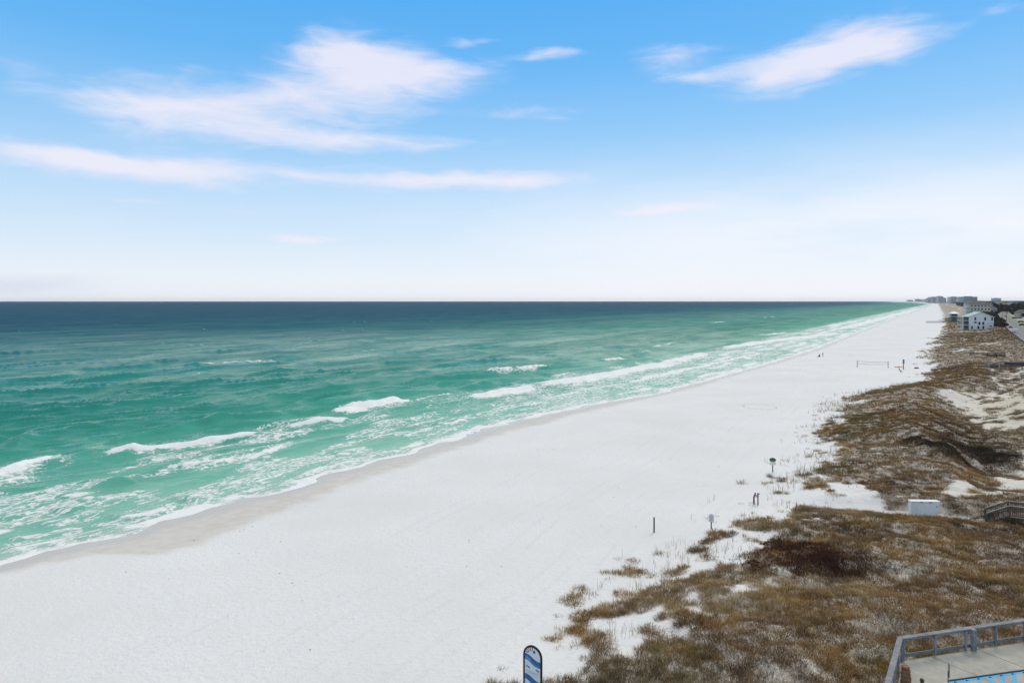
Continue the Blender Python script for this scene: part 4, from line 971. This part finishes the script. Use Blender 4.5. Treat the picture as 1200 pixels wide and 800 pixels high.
# car
def car_mesh(scale=1.):
    prof = [(-2.25,.35),(-2.28,.75),(-2.1,.95),(-1.55,1.02),(-1.05,1.5),(.85,1.55),(1.55,1.05),(2.15,.92),(2.28,.7),(2.25,.35)]
    mb = MB(); n = len(prof)
    vs2 = [(x, sd*(.9 if z < 1.1 else .70), z) for sd in (-1, 1) for x, z in prof]
    mb.add(vs2, [tuple(range(n)), tuple(range(2*n-1, n-1, -1))]+[(k, (k+1) % n, n+(k+1) % n, n+k) for k in range(n)]); return mb
tyre_m = pmat('black_rubber', (.015,.015,.015), .9, .1, 5.); lamp_m = pmat('red_lamp_glass', (.35,.03,.03), .3, .1, 5.)
def car(label, loc_, rz, col, nm):
    o = thing('parked_car', label, 'car', loc_, rz, 'cars parked beside the coast road')
    car_mesh().build('body', pmat('car_paint_'+nm, col, .3, .06, 1.), o, bevel=.05)
    for sd in (-1, 1): MB().add([(-1.35,sd*.83,1.08),(1.2,sd*.83,1.08),(.75,sd*.735,1.46),(-1.0,sd*.735,1.44)], [(0,1,2,3)]).build('side_window', glass, o)
    MB().add([(1.44,-.66,1.13),(1.44,.66,1.13),(.93,.62,1.50),(.93,-.62,1.50)], [(0,1,2,3)]).build('windscreen', glass, o)
    MB().add([(-1.52,-.66,1.08),(-1.52,.66,1.08),(-1.10,.62,1.47),(-1.10,-.62,1.47)], [(0,1,2,3)]).build('rear_window', glass, o)
    for sx2 in (-1.4, 1.4):
        for sd in (-1, 1):
            wq = MB().cyl((sx2, sd*.72, .34), (sx2, sd*.94, .34), .34, n=14).build('wheel', tyre_m, o); MB().cyl((sx2, sd*.93, .34), (sx2, sd*.955, .34), .2, n=10).build('rim', grey_metal, wq)
    for sd in (-1, 1): MB().box((-2.27, sd*.68, .82), (.05, .3, .16)).build('tail_lamp', lamp_m, o)
    return o
RA = math.atan2(DY, DX)
def road_pt(s, o_): x, y = xy(s, np.interp(s, RS, RV)+o_); return (x, y, 6.02)
for (px, py, rz, col, nm, lab) in [(1196.5, 378.0, RA+1.1, (.02,.022,.025), 'black', 'black car parked across the gravel strip nearest the right edge'),
                                 (1189.0, 373.4, RA+1.0, (.03,.03,.034), 'charcoal', 'charcoal car parked on the gravel beyond the black one'),
                                 (1194.5, 373.2, RA+1.15, (.06,.05,.045), 'brown', 'dark brown car parked beside the charcoal one'),
                                 (1198.6, 381.5, RA+.9, (.10,.03,.025), 'maroon', 'maroon car half out of the picture at the right edge'),
                                 (1178.4, 371.2, RA, (.16,.05,.035), 'red', 'red car driving on the far part of the road'),
                                 (1184.3, 384.5, RA-.1, (.025,.026,.03), 'dark_grey', 'dark grey car stopped on the road just behind the white canopy')]:
    Yc = F*(CZ-6.02)/(py-HY); car(lab, ((px-600)/F*Yc, Yc, 6.04), rz, col, nm)
# white canopy, pillar, poles
Yc = F*(CZ-5.4)/(391.2-HY); xc = (1188-600)/F*Yc
wc_ = thing('white_canopy', 'white flat roofed canopy on slim posts beside the road right of the white house', 'canopy', (xc, Yc, 5.2), HA)
MB().box((0, 0, 2.75), (4.0, 3.0, .28)).build('roof', pmat('bright_white_paint', (.78,.78,.76), .6, .05, 2.), wc_, bevel=.04)
for sx2 in (-1.75, 1.75):
    for sy2 in (-1.2, 1.2): MB().cyl((sx2, sy2, -2), (sx2, sy2, 2.62), .10, n=8).build('post', wtrim, wc_)
MB().box((0, 1.0, 1.0), (3.0, .1, .7)).build('counter', wood_pale, wc_)
x, y, z = snap(1191, 407.0); h = 8.2*y/F
wp = thing('white_pillar', 'short thick white pillar in the dune grass below the road', 'pillar', (x, y, z), HA); MB().box((0,0,h/2-.3), (.52,.52,h+.6)).build('shaft', wood_pale, wp); MB().box((0,0,h+.06), (.66,.66,.12)).build('cap', wtrim, wp)
x, y, z = snap(1194.5, 404.5); wr = MB().lathe([(.55,-.2),(.62,.1),(.5,.42),(.22,.6)], 9); wo = wr.build('white_boulder', pmat('white_boulder_stone', (.6,.58,.53), .9, .15, 2.), smooth=False); wo.location = (x, y, z); tag(wo, 'pale boulder lying just right of the white pillar', 'boulder')
def utility_pole(px, Y, h, lab):
    xx = (px-600)/F*Y; zz = max(zt(xx, Y), 5.9)
    o = thing('utility_pole', lab, 'utility pole', (xx, Y, zz-.2), NA, 'utility poles along the road')
    MB().cyl((0,0,0), (0,0,h), .17, .11, n=8).build('pole', wood_dark, o); MB().bar((-1.1,0,h-.7), (1.1,0,h-.7), .1, .12).build('crossarm', wood_dark, o)
    for q in (-.9, 0, .9): MB().lathe([(.03,0),(.06,.06),(.05,.16),(.02,.2)], 6, (q, 0, h-.64)).build('insulator', grey_metal, o)
for px, Y, h, lab in [(1179.3, 480, 9.5, 'nearest dark utility pole on the seaward side of the road'), (1175.2, 640, 10, 'utility pole beside the bushes where the road narrows'), (1183.0, 900, 11, 'utility pole beside the far part of the verge'), (1171.5, 900, 11, 'thin utility pole at the far bend of the road')]: utility_pole(px, Y, h, lab)
fw = thing('roadside_fence', 'low dark timber fence along the seaward edge of the road', 'fence', (0, 0, 0))
fs0 = np.arange(300, 560, 4.)
for s0 in fs0[::2]:
    x, y = xy(s0, np.interp(s0, RS, RV)-1.0); MB().box((x, y, 6.2), (.16, .16, 1.4)).build('post', wood_dark, fw)
for zz in (6.35, 6.75):
    mbk = MB(); pts = [(*xy(s0, np.interp(s0, RS, RV)-1.0), zz) for s0 in fs0]
    for p, q in zip(pts[:-1], pts[1:]): mbk.bar(p, q, .06, .2)
    mbk.build('rail', wood_dark, fw)

# ------------------------------------------------------------------ trees and shrubs
leaf_m, nt, b = newmat('tree_leaves')
ca = attr(nt, 'col').outputs['Color']; L(nt, mixc(nt, noise(nt, texco(nt), 1.2, 3), ca, (.09, .085, .04)), b.inputs['Base Color']); b.inputs['Roughness'].default_value = .8
bark = pmat('grey_brown_bark', (.10,.08,.06), .9, .3, 6.)
def crown_mesh(seed, w, h, n, base, q=.55, flat=1.):
    r = np.random.default_rng(seed); nl = 9
    lc = np.stack([r.normal(0, .42*w, nl), r.normal(0, .42*w, nl), r.uniform(.30*h, .85*h, nl)], -1); lr = r.uniform(.28, .5, nl)*w
    k = r.integers(0, nl, n); dr_ = r.normal(0, 1, (n, 3)); dr_ /= np.linalg.norm(dr_, axis=1)[:, None]
    c = lc[k]+dr_*(lr[k]*r.uniform(.55, 1.08, n)**.6)[:, None]*np.array([1, 1, .75*flat]); c[:, 2] = np.maximum(c[:, 2], .12*h)
    u = r.normal(0, 1, (n, 3)); u /= np.linalg.norm(u, axis=1)[:, None]; w_ = np.cross(u, r.normal(0, 1, (n, 3))); w_ /= np.linalg.norm(w_, axis=1)[:, None]
    sz = (q*r.uniform(.5, 1.2, n))[:, None]
    v = np.stack([c-u*sz, c+w_*sz*.6, c+u*sz, c-w_*sz*.6], 1).reshape(-1, 3)
    me = raw_mesh('crown', v, None, np.arange(4*n).reshape(-1, 4), smooth=False)
    lobe = r.uniform(.6, 1.35, nl)[k]
    col = np.array(base)[None]*lobe[:, None]*r.uniform(.7, 1.3, (n, 1)); col = np.concatenate([np.clip(col, .004, 1), np.ones((n, 1))], 1)
    cattr(me, 'col', np.repeat(col, 4, 0)); me.materials.append(leaf_m); return me
TP = []
for k, (w, h, base) in enumerate([(3.0, 6.5, (.042,.05,.022)), (3.6, 5.2, (.055,.055,.028)), (2.4, 7.5, (.035,.045,.022)), (3.2, 5.6, (.075,.06,.038)), (2.6, 3.2, (.05,.055,.02)), (2.4, 3.0, (.10,.075,.04))]):
    TP.append((crown_mesh(200+k, w*.75, h, 900, base), w, h))
def trunk_mb(h, r=.16):
    mb = MB(); mb.cyl((0,0,-.5), (.1,.05,h*.45), r, r*.7, 7)
    for a in range(4):
        an = a*1.6+.4; mb.cyl((.1,.05,h*.40), (.9*math.cos(an), .9*math.sin(an), h*.72), r*.55, r*.2, 5)
    return mb
TK = [trunk_mb(h).build('trunk', bark) for (_, w, h) in TP]
kinds = ['dark evergreen tree', 'broad dull green tree', 'tall dark pine like tree', 'brown leafed tree', 'low green bush', 'low brown bush']
proto_used = {}
def tree(kind, x, y, z, sc, label, name=None, group='trees behind the dunes'):
    o = thing(name or ('tree' if kind < 4 else 'bush'), label, 'tree' if kind < 4 else 'bush', (x, y, z), random.random()*6.28, group); o.scale = (sc, sc, sc*random.uniform(.85, 1.15))
    t = TK[kind].copy(); COL.objects.link(t); t.parent = o
    c = bpy.data.objects.new('crown', TP[kind][0]); COL.objects.link(c); c.parent = o
    return o
def where(px):
    return ''
# bushes right behind / beside the white house
places = [(4, 1168.0, 456, 1.3, 'round green bush against the right corner of the white house'), (5, 1170.5, 455, 1.3, 'brown bush right of the white house beside a green one'), (0, 1167.0, 478, 1.0, 'dark evergreen tree rising just right of the white house gable'),
          (0, 1168.4, 490, 1.15, 'dark evergreen tree between white house and road'), (1, 1172.0, 485, 1.05, 'broad dull tree at the road edge right of the white house'), (4, 1173.4, 450, 1.3, 'green bush beside the road above the brown slope'),
          (4, 1171.2, 446, 1.2, 'low green bush in front of the road edge tree'), (5, 1176.0, 447, 1.1, 'brown bush at the seaward kerb of the road'), (2, 1162.2, 560, 1.2, 'tall dark tree at the right end of the cream building'), (3, 1165.0, 600, 1.3, 'brown leafed tree right of the cream building'),
          (0, 1167.5, 620, 1.3, 'dark tree second from the right end of the cream building'), (3, 1146, 575, .9, 'brown leafed tree in front of the low dark block'), (1, 1140.0, 560, .9, 'dull green tree behind the pavilion')]
for (k, px, Y, sc, lab) in places:
    xx = (px-600)/F*Y; tree(k, xx, Y, zt(xx, Y), sc, lab, group='trees and bushes round the white house')
glab = {0: 'dark evergreen tree in the belt behind the dunes', 1: 'broad dull green tree in the belt behind the dunes', 2: 'tall dark tree in the belt behind the dunes', 3: 'brown leafed tree in the belt behind the dunes'}
ct = 0
trr = random.Random(5)
while ct < 190:
    Y = trr.uniform(520, 1500)**1.0; px = trr.uniform(1160, 1214); xx = (px-600)/F*Y; s, v = sv(xx, Y); rv = np.interp(s, RS, RV)
    if s < 1190 and rv-8 < v < rv+(21 if s < 900 else 14) or v < rv-30: continue
    k = trr.choice([0, 0, 1, 2, 3, 1]); sc = trr.uniform(1.0, 1.5)*(1.45 if Y > 900 else 1.)
    tree(k, xx, Y, zt(xx, Y)-.2, sc, glab[k], group='trees in the belt behind the dunes: '+kinds[k]); ct += 1
for t in TK: bpy.data.objects.remove(t)
# far wood beyond the last single trees, one mass
r = np.random.default_rng(31); n = 26000
yy = r.uniform(1450, 7500, n); tt = r.uniform(.652, .80, n); xx = tt*yy; s, v = sv(xx, yy)
ok = v > np.interp(s, TOs, TOv)+np.interp(s, [1300, 2500, 6000], [90, 60, 40])
xx, yy = xx[ok], yy[ok]; zc = terrain(xx, yy)+r.uniform(.5, 1, len(xx))**.5*(8+4*pn(xx/90, yy/90, 90)); n = len(xx)
sz = (2.2+yy*.0012)[:, None]; u = r.normal(0, 1, (n, 3)); u /= np.linalg.norm(u, axis=1)[:, None]; w_ = np.cross(u, r.normal(0, 1, (n, 3))); w_ /= np.linalg.norm(w_, axis=1)[:, None]
c = np.stack([xx, yy, zc-3], -1); v4 = np.stack([c-u*sz, c+w_*sz, c+u*sz, c-w_*sz], 1).reshape(-1, 3)
me = raw_mesh('woodland', v4, None, np.arange(4*n).reshape(-1, 4), smooth=False)
col = np.array([(.04,.05,.028)])*r.uniform(.6, 1.5, (n, 1)); cattr(me, 'col', np.repeat(np.concatenate([col, np.ones((n, 1))], 1), 4, 0)); me.materials.append(leaf_m)
wo = bpy.data.objects.new('woodland', me); COL.objects.link(wo); tag(wo, 'far dark woodland behind the coast reading as one mass', 'woodland', kind='stuff')

# reddish shrubs on the near dune: twiggy mounds
twig_m, nt, b = newmat('dune_foliage'); ca = attr(nt, 'col').outputs['Color']; L(nt, ca, b.inputs['Base Color']); b.inputs['Roughness'].default_value = .9; b.inputs['Specular IOR Level'].default_value = .1
def shrub(px, py, mx, my, h, cols, label, seed):
    x0, y0, z0 = snap(px, py); r = np.random.default_rng(seed)
    n = int(mx*my*620); a = r.random(n)*2*np.pi; q = np.sqrt(r.random(n))*(1+.22*np.abs(r.normal(0, 1, n))*(r.random(n) < .35)); q = q*(1+.22*pn(2.2*np.cos(a)+seed, 2.2*np.sin(a), 5))
    x = q*np.cos(a)*mx*(1+.25*np.sin(3*a+seed)); y = q*np.sin(a)*my*(1+.2*np.sin(2*a+1)); top = h*(1-np.minimum(q, 1)**2.2)*(.75+.5*pn(x/1.1, y/1.1, seed))
    zg = terrain(x+x0, y+y0)-z0
    z = zg+np.maximum(top, .05)*r.random(n)**.45
    u = np.stack([r.normal(0, .6, n), r.normal(0, .6, n), np.abs(r.normal(.9, .4, n))], -1); u /= np.linalg.norm(u, axis=1)[:, None]
    w_ = np.cross(u, r.normal(0, 1, (n, 3))); w_ /= np.linalg.norm(w_, axis=1)[:, None]; ln = r.uniform(.12, .34, n)[:, None]; c = np.stack([x, y, z], -1)
    v3 = np.stack([c-w_*.02, c+w_*.02, c+u*ln], 1).reshape(-1, 3)
    me = raw_mesh('foliage', v3, np.arange(3*n).reshape(-1, 3), None, smooth=False)
    cc = np.array(cols)[r.integers(0, len(cols), n)]*r.uniform(.6, 1.4, (n, 1)); cattr(me, 'col', np.repeat(np.concatenate([cc, np.ones((n, 1))], 1), 3, 0)); me.materials.append(twig_m)
    o = thing('dune_shrub', label, 'shrub', (x0, y0, z0)); f = bpy.data.objects.new('foliage', me); COL.objects.link(f); f.parent = o
    st = MB()
    for k in range(26):
        an = r.random()*6.28; rr = r.random()**.5*.35; px_, py_ = rr*mx*math.cos(an), rr*my*math.sin(an); zz = zt(px_+x0, py_+y0)-z0
        st.cyl((px_, py_, zz-.1), (px_+r.normal(0, .15), py_+r.normal(0, .15), zz+h*.7), .018, .008, 5)
    st.build('stems', bark, o)
RD = [(.13,.045,.028), (.09,.035,.024), (.16,.07,.038), (.07,.036,.026)]
shrub(938, 656, 3.3, 3.8, 1.0, RD, 'large dark reddish brown shrub patch on the near dune', 301)
shrub(982, 664, 2.2, 2.6, .8, RD, 'smaller reddish brown shrub just right of the large one', 302)
shrub(886, 668, .9, 1.6, .6, RD, 'small reddish shrub standing apart in white sand left of the large patch', 303)
shrub(912, 640, 1.5, 1.5, .6, [(.16,.08,.04), (.10,.05,.03)], 'low russet shrub at the seaward tip of the large reddish patch', 304)
DK = [(.075,.055,.038), (.055,.042,.032), (.10,.075,.045)]  # dark twigs, partly standing in for shade in the dune hollow
shrub(1072, 517, 1.6, 3.4, .9, [(.085,.045,.03), (.065,.04,.028), (.11,.07,.04)], 'dark red brown shrub on the crest above the dark dune hollow', 305)
shrub(1148, 535, 4.2, 5.5, .8, DK, 'broad dark brown shrub filling the bottom of the dune hollow', 306)
shrub(1110, 530, 2.6, 4., .8, DK, 'dark brown shrub on the seaward slope of the dune hollow', 307)
shrub(1168, 612, 2.4, 1.5, .8, [(.075,.065,.028), (.10,.075,.035), (.06,.05,.03)], 'dull green brown shrub hugging the front of the wooden stair', 308)
shrub(1190, 618, 2.0, 1.5, .9, [(.07,.06,.03), (.09,.07,.035)], 'taller dull brown shrub below the boardwalk at the right edge', 309)

# grass
def gcol(n, s, v, px_mix):
    base = np.where(px_mix[:, None] > .55, GOLD, np.where(px_mix[:, None] > .18, .5*GOLD+.5*BRN, np.where(px_mix[:, None] > -.15, BRN*1.25, .5*GRY+.5*BRN)))
    return base
for (y0, y1, dens, hs_, nb_) in [(24, 48, 14, .34, 36), (48, 78, 11, .36, 27), (78, 125, 6.5, .40, 20), (125, 210, 2.6, .52, 14), (210, 420, .55, .75, 10), (420, 800, .13, 1.1, 9)]:
    xx, yy, val, t, s, v = scatter(y0, y1, dens)
    dn = vdens(val)
    pick = rng.random(len(xx)) < dn*.97+.006*(t > -3)
    xx, yy, val, t, s, v = (q[pick] for q in (xx, yy, val, t, s, v)); dn = dn[pick]; zz = terrain(xx, yy); n = len(xx)
    mixv = fbm(xx/7, yy/7, 3, 95)*1.3+rng.normal(0, .22, n)+.26-.3*ss(14, 24, t)*ss(90, 110, s)+.25*ss(6, -2, t)
    dry_ = fbm(xx/18, yy/18, 2, 97)
    scrub = (fbm(xx/5, yy/5, 3, 99)+.25*ss(4, 14, t) > .22) & (rng.random(n) < .8)
    w0 = (.0055+.00011*yy)
    c = gcol(n, s, v, mixv); c = np.where((dry_ > .25)[:, None], .6*c+.4*TAN, c)
    c = np.where(((dry_ < -.3) & (rng.random(n) < .6))[:, None], .4*c+.6*OLV, c); c = c*rng.uniform(.75, 1.25, (n, 1))*np.clip(1+.55*pn(xx/2.6, yy/2.6, 110)+.3*pn(xx/9, yy/9, 111), .6, 1.6)[:, None]
    dkb = (ss(12.5, 16, t)*ss(28, 25, t)*ss(99, 106, s)*ss(136, 127, s))[:, None]; c = c*(1-.85*dkb)+.85*dkb*np.array([.10, .058, .034])*rng.uniform(.6, 1.3, (n, 1))  # dark brown hollow plants, partly shade put into their colour
    cb = (ss(6, 10, t)*ss(18, 15, t)*ss(90, 100, s)*ss(280, 240, s))[:, None]; c = c*(1-.5*cb)+.5*cb*np.array([.27, .155, .055])*rng.uniform(.7, 1.25, (n, 1))
    bk = (ss(21, 30, t)*ss(82, 92, s)*ss(330, 240, s))[:, None]; c = c*(1-.45*bk)+.45*bk*np.array([.34, .28, .17])
    g = ~scrub
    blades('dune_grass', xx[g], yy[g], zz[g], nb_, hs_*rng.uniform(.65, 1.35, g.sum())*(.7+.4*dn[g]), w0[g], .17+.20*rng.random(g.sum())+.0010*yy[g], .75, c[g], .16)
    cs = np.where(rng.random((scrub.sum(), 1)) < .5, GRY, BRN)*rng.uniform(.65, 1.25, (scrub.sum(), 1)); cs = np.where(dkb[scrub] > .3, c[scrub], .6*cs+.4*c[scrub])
    blades('dune_scrub', xx[scrub], yy[scrub], zz[scrub], nb_+9, hs_*.55*rng.uniform(.6, 1.4, scrub.sum()), w0[scrub]*1.1, .28+.25*rng.random(scrub.sum())+.0014*yy[scrub], 1.1, cs, .2)
# thin upright sea oats along the sandy toe
n = 2600; pxs = rng.uniform(800, 985, n); pys = rng.uniform(585, 640, n)
q1 = rng.normal(0, 1, n); sO = rng.uniform(38, 200, n); vO = np.interp(sO, TOs, TOv)+rng.normal(.5, 2.2, n)+1.2
xx, yy = xy(sO, vO); kk = fbm(xx/6, yy/6, 2, 101) > .02; xx, yy = xx[kk], yy[kk]
blades('dune_grass', xx, yy, terrain(xx, yy), 3, rng.uniform(.7, 1.25, len(xx)), .006+.00007*yy, np.full(len(xx), .18), .18, np.tile(.6*TAN+.4*GRY, (len(xx), 1)), .18)
for key, lab, cat in (('dune_grass', 'golden brown dune grass tufts covering the dunes', 'grass'), ('dune_scrub', 'low dark brown twiggy scrub between the dune grass', 'scrub')):
    P5 = np.concatenate([q[0] for q in BL[key]]); c = np.concatenate([q[1] for q in BL[key]]); n = len(P5)
    i0 = np.arange(n)[:, None]*5
    tris = np.concatenate([i0+np.array([[0, 1, 2]]), i0+np.array([[0, 2, 3]]), i0+np.array([[3, 2, 4]])])
    me = raw_mesh(key, P5.reshape(-1, 3), tris, None, smooth=False)
    cattr(me, 'col', np.repeat(np.concatenate([c, np.ones((n, 1))], 1), 5, 0)); me.materials.append(twig_m)
    o = bpy.data.objects.new(key, me); COL.objects.link(o); tag(o, lab, cat, kind='stuff')
    print(key, n)

# ring of trampled sand and bits of debris on the beach
x0, y0, z0 = snap(890, 476.5)
mb = MB()
for k in range(46):
    a = 2*math.pi*k/46+rng.normal(0, .03); rr = 3.0+rng.normal(0, .12); px_, py_ = x0+rr*math.cos(a)*1.05, y0+rr*math.sin(a)*1.3
    zz = zt(px_, py_); hgt_ = rng.uniform(.03, .08); w = rng.uniform(.10, .2)
    mb.lathe([(w, -.03), (w*.8, hgt_*.5), (w*.3, hgt_)], 6, (px_, py_, zz))
o = mb.build('sand_ring', pmat('darker_sand', (.66,.64,.61), .95, .15, 3.)); tag(o, 'ring of small sand heaps scraped up on the open beach', 'sand ring', kind='stuff')  # heaps in a slightly darker sand colour
mb = MB()
for k in range(240):
    sO = rng.uniform(30, 260); e0 = np.interp(sO, SHs, SHv); e1 = np.interp(sO, TOs, TOv); vO = e0+rng.uniform(.25, .98)*(e1-e0) if k > 60 else np.interp(sO, WTs, WTv)+rng.normal(-1, 1)
    x, y = xy(sO, vO); zz = zt(x, y); w = rng.uniform(.02, .055); mb.box((x, y, zz+.01), (w*2.5, w, .03), rng.random()*3)
o = mb.build('beach_debris', pmat('dark_seaweed_scraps', (.16,.13,.10), .9, .3, 3.)); tag(o, 'scattered scraps of dark seaweed on the sand', 'debris', kind='stuff')

# ------------------------------------------------------------------ haze
hz = MB().box((0, 9000, 31), (46000, 24000, 74)).build('haze', None); tag(hz, 'thin pale sea haze over the whole coast', 'haze', kind='stuff')
m = bpy.data.materials.new('sea_haze'); m.use_nodes = True; nt = m.node_tree; nt.nodes.clear()
out = nt.nodes.new('ShaderNodeOutputMaterial'); pv = nt.nodes.new('ShaderNodeVolumePrincipled'); pv.inputs['Color'].default_value = (.86, .92, 1, 1); pv.inputs['Density'].default_value = 2.0e-5; pv.inputs['Anisotropy'].default_value = .2
L(nt, pv.outputs[0], out.inputs['Volume']); hz.data.materials.append(m)

# ------------------------------------------------------------------ sky and sun
SUN_EL, SUN_AZ = R(48), R(35)        # azimuth from +Y towards +X
w = bpy.data.worlds.new('World'); S.world = w; w.use_nodes = True; nt = w.node_tree; nt.nodes.clear()
out = nt.nodes.new('ShaderNodeOutputWorld'); bg = nt.nodes.new('ShaderNodeBackground'); L(nt, bg.outputs[0], out.inputs[0])
sky = nt.nodes.new('ShaderNodeTexSky'); sky.sky_type = 'NISHITA'; sky.sun_disc = False; sky.sun_elevation = SUN_EL; sky.sun_rotation = SUN_AZ; sky.air_density = 1.; sky.dust_density = .6; sky.ozone_density = 1.6
gen = nt.nodes.new('ShaderNodeTexCoord').outputs['Generated']
sp = nt.nodes.new('ShaderNodeSeparateXYZ'); L(nt, gen, sp.inputs[0])
el = mth(nt, 'ARCSINE', sp.outputs[2]); az = mth(nt, 'ARCTAN2', sp.outputs[0], sp.outputs[1])
ev = mth(nt, 'DIVIDE', el, math.pi/2)
deg = lambda d_: d_/90
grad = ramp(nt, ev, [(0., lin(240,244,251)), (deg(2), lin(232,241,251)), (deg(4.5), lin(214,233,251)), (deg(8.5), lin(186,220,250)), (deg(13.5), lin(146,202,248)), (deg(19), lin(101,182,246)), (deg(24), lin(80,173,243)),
                     (deg(32), lin(92,162,230)), (deg(45), lin(206,208,208)), (deg(60), lin(234,228,216)), (deg(90), lin(242,234,218))])  # unseen upper sky set warm and pale to light the sand
nis = nt.nodes.new('ShaderNodeVectorMath'); nis.operation = 'SCALE'; L(nt, sky.outputs[0], nis.inputs[0]); nis.inputs['Scale'].default_value = .1
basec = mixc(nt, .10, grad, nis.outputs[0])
# clouds: soft ellipses in azimuth / elevation, torn by noise
comb = nt.nodes.new('ShaderNodeCombineXYZ'); L(nt, az, comb.inputs[0]); L(nt, el, comb.inputs[1])
cl1 = nt.nodes.new('ShaderNodeTexNoise'); cl1.inputs['Scale'].default_value = 1.; cl1.inputs['Detail'].default_value = 7; cl1.inputs['Roughness'].default_value = .6; L(nt, mapping(nt, comb.outputs[0], sc=(7, 22, 1), loc=(3.3, 1.7, 0)), cl1.inputs['Vector'])
spc = nt.nodes.new('ShaderNodeSeparateXYZ'); L(nt, cl1.outputs['Color'], spc.inputs[0])
azd = mth(nt, 'MULTIPLY_ADD', mth(nt, 'SUBTRACT', spc.outputs[0], .5), .12, az); eld = mth(nt, 'MULTIPLY_ADD', mth(nt, 'SUBTRACT', spc.outputs[1], .5), .03, el)
fine = noise(nt, mapping(nt, comb.outputs[0], sc=(11, 46, 1)), 1., 8, .62, .6)
clouds = [(235,134,120,31,1.2),(150,118,60,10,.4),(425,94,82,40,1.2),(395,60,45,18,.75),(505,84,75,17,.85),(330,112,60,16,.6),(185,200,150,15,1.25),(60,178,70,10,.6),(120,188,60,10,.5),(545,211,135,11,1.3),(370,209,60,6,.4),(770,245,60,6,1.3),(355,279,48,5.5,1.3),(915,86,66,23,1.25),(1018,48,68,23,1.3),(972,66,42,15,.85),
          (785,68,55,14,.6),(825,92,45,8,.65),(645,64,36,7,.8),(548,48,28,5,.5),(380,166,95,14,.65),(470,165,120,8,.5),(640,132,80,8,.45),(230,80,30,5,.3),(975,233,26,3,.6),(1170,8,30,6,.5),(150,237,40,4,.4),(300,248,60,4,.4),(20,90,40,30,.22)]
acc = None
for (px, py, rx, ry, am) in clouds:
    a0 = math.atan2(px-600, F); e0 = math.atan2(HY-py, math.hypot(F, px-600)); c2 = math.cos(a0)**2; ra = rx/F*c2; re = ry/F*math.cos(a0)
    dx = mth(nt, 'DIVIDE', mth(nt, 'SUBTRACT', azd, a0), ra); dy = mth(nt, 'DIVIDE', mth(nt, 'SUBTRACT', eld, e0), re)
    q = mth(nt, 'MULTIPLY_ADD', dx, dx, mth(nt, 'MULTIPLY', dy, dy))
    g = mth(nt, 'MULTIPLY', mth(nt, 'EXPONENT', mth(nt, 'MULTIPLY', q, -1.0)), am)
    acc = g if acc is None else mth(nt, 'ADD', acc, g)
dens = mrange(nt, mth(nt, 'ADD', acc, mth(nt, 'MULTIPLY', mth(nt, 'SUBTRACT', fine, .5), 1.4)), .02, 1.45, 0, .84)
dens = mth(nt, 'MULTIPLY', dens, mrange(nt, acc, .03, .3))
# low bright veil towards the right
vz = noise(nt, mapping(nt, comb.outputs[0], sc=(3, 14, 1), loc=(8, 2, 0)), 1., 6, .6)
veil = mth(nt, 'MULTIPLY', mrange(nt, el, R(14), R(4)), mrange(nt, az, R(-22), R(34), .12, .92))
veil = mth(nt, 'MULTIPLY', veil, mrange(nt, vz, .25, .65, .35, 1.))
c1 = mixc(nt, veil, basec, lin(243,245,251))
murk = mth(nt, 'MULTIPLY', mrange(nt, mth(nt, 'ABSOLUTE', mth(nt, 'SUBTRACT', eld, R(1.1))), 0, R(1.2), .55, 0), mrange(nt, az, R(-37), R(-28), 1, 0))
c1 = mixc(nt, murk, c1, lin(205,214,232))
c2 = mixc(nt, dens, c1, lin(240,236,247))
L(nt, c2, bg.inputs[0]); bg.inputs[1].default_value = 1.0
sun = bpy.data.lights.new('sun', 'SUN'); sun.energy = 1.65; sun.angle = R(25); sun.color = (1, .90, .74); so_ = bpy.data.objects.new('sun', sun); COL.objects.link(so_)
dirv = Vector((math.sin(SUN_AZ)*math.cos(SUN_EL), math.cos(SUN_AZ)*math.cos(SUN_EL), math.sin(SUN_EL)))
so_.rotation_euler = dirv.to_track_quat('Z', 'Y').to_euler(); so_.location = dirv*200

S.view_settings.view_transform = 'Standard'; S.view_settings.look = 'None'; S.view_settings.gamma = 1; S.view_settings.exposure = 0.05
S.cycles.use_denoising = True
S.cycles.max_bounces = 5; S.cycles.diffuse_bounces = 2; S.cycles.glossy_bounces = 2; S.cycles.transparent_max_bounces = 4; S.cycles.volume_bounces = 0
S.cycles.sample_clamp_indirect = 4
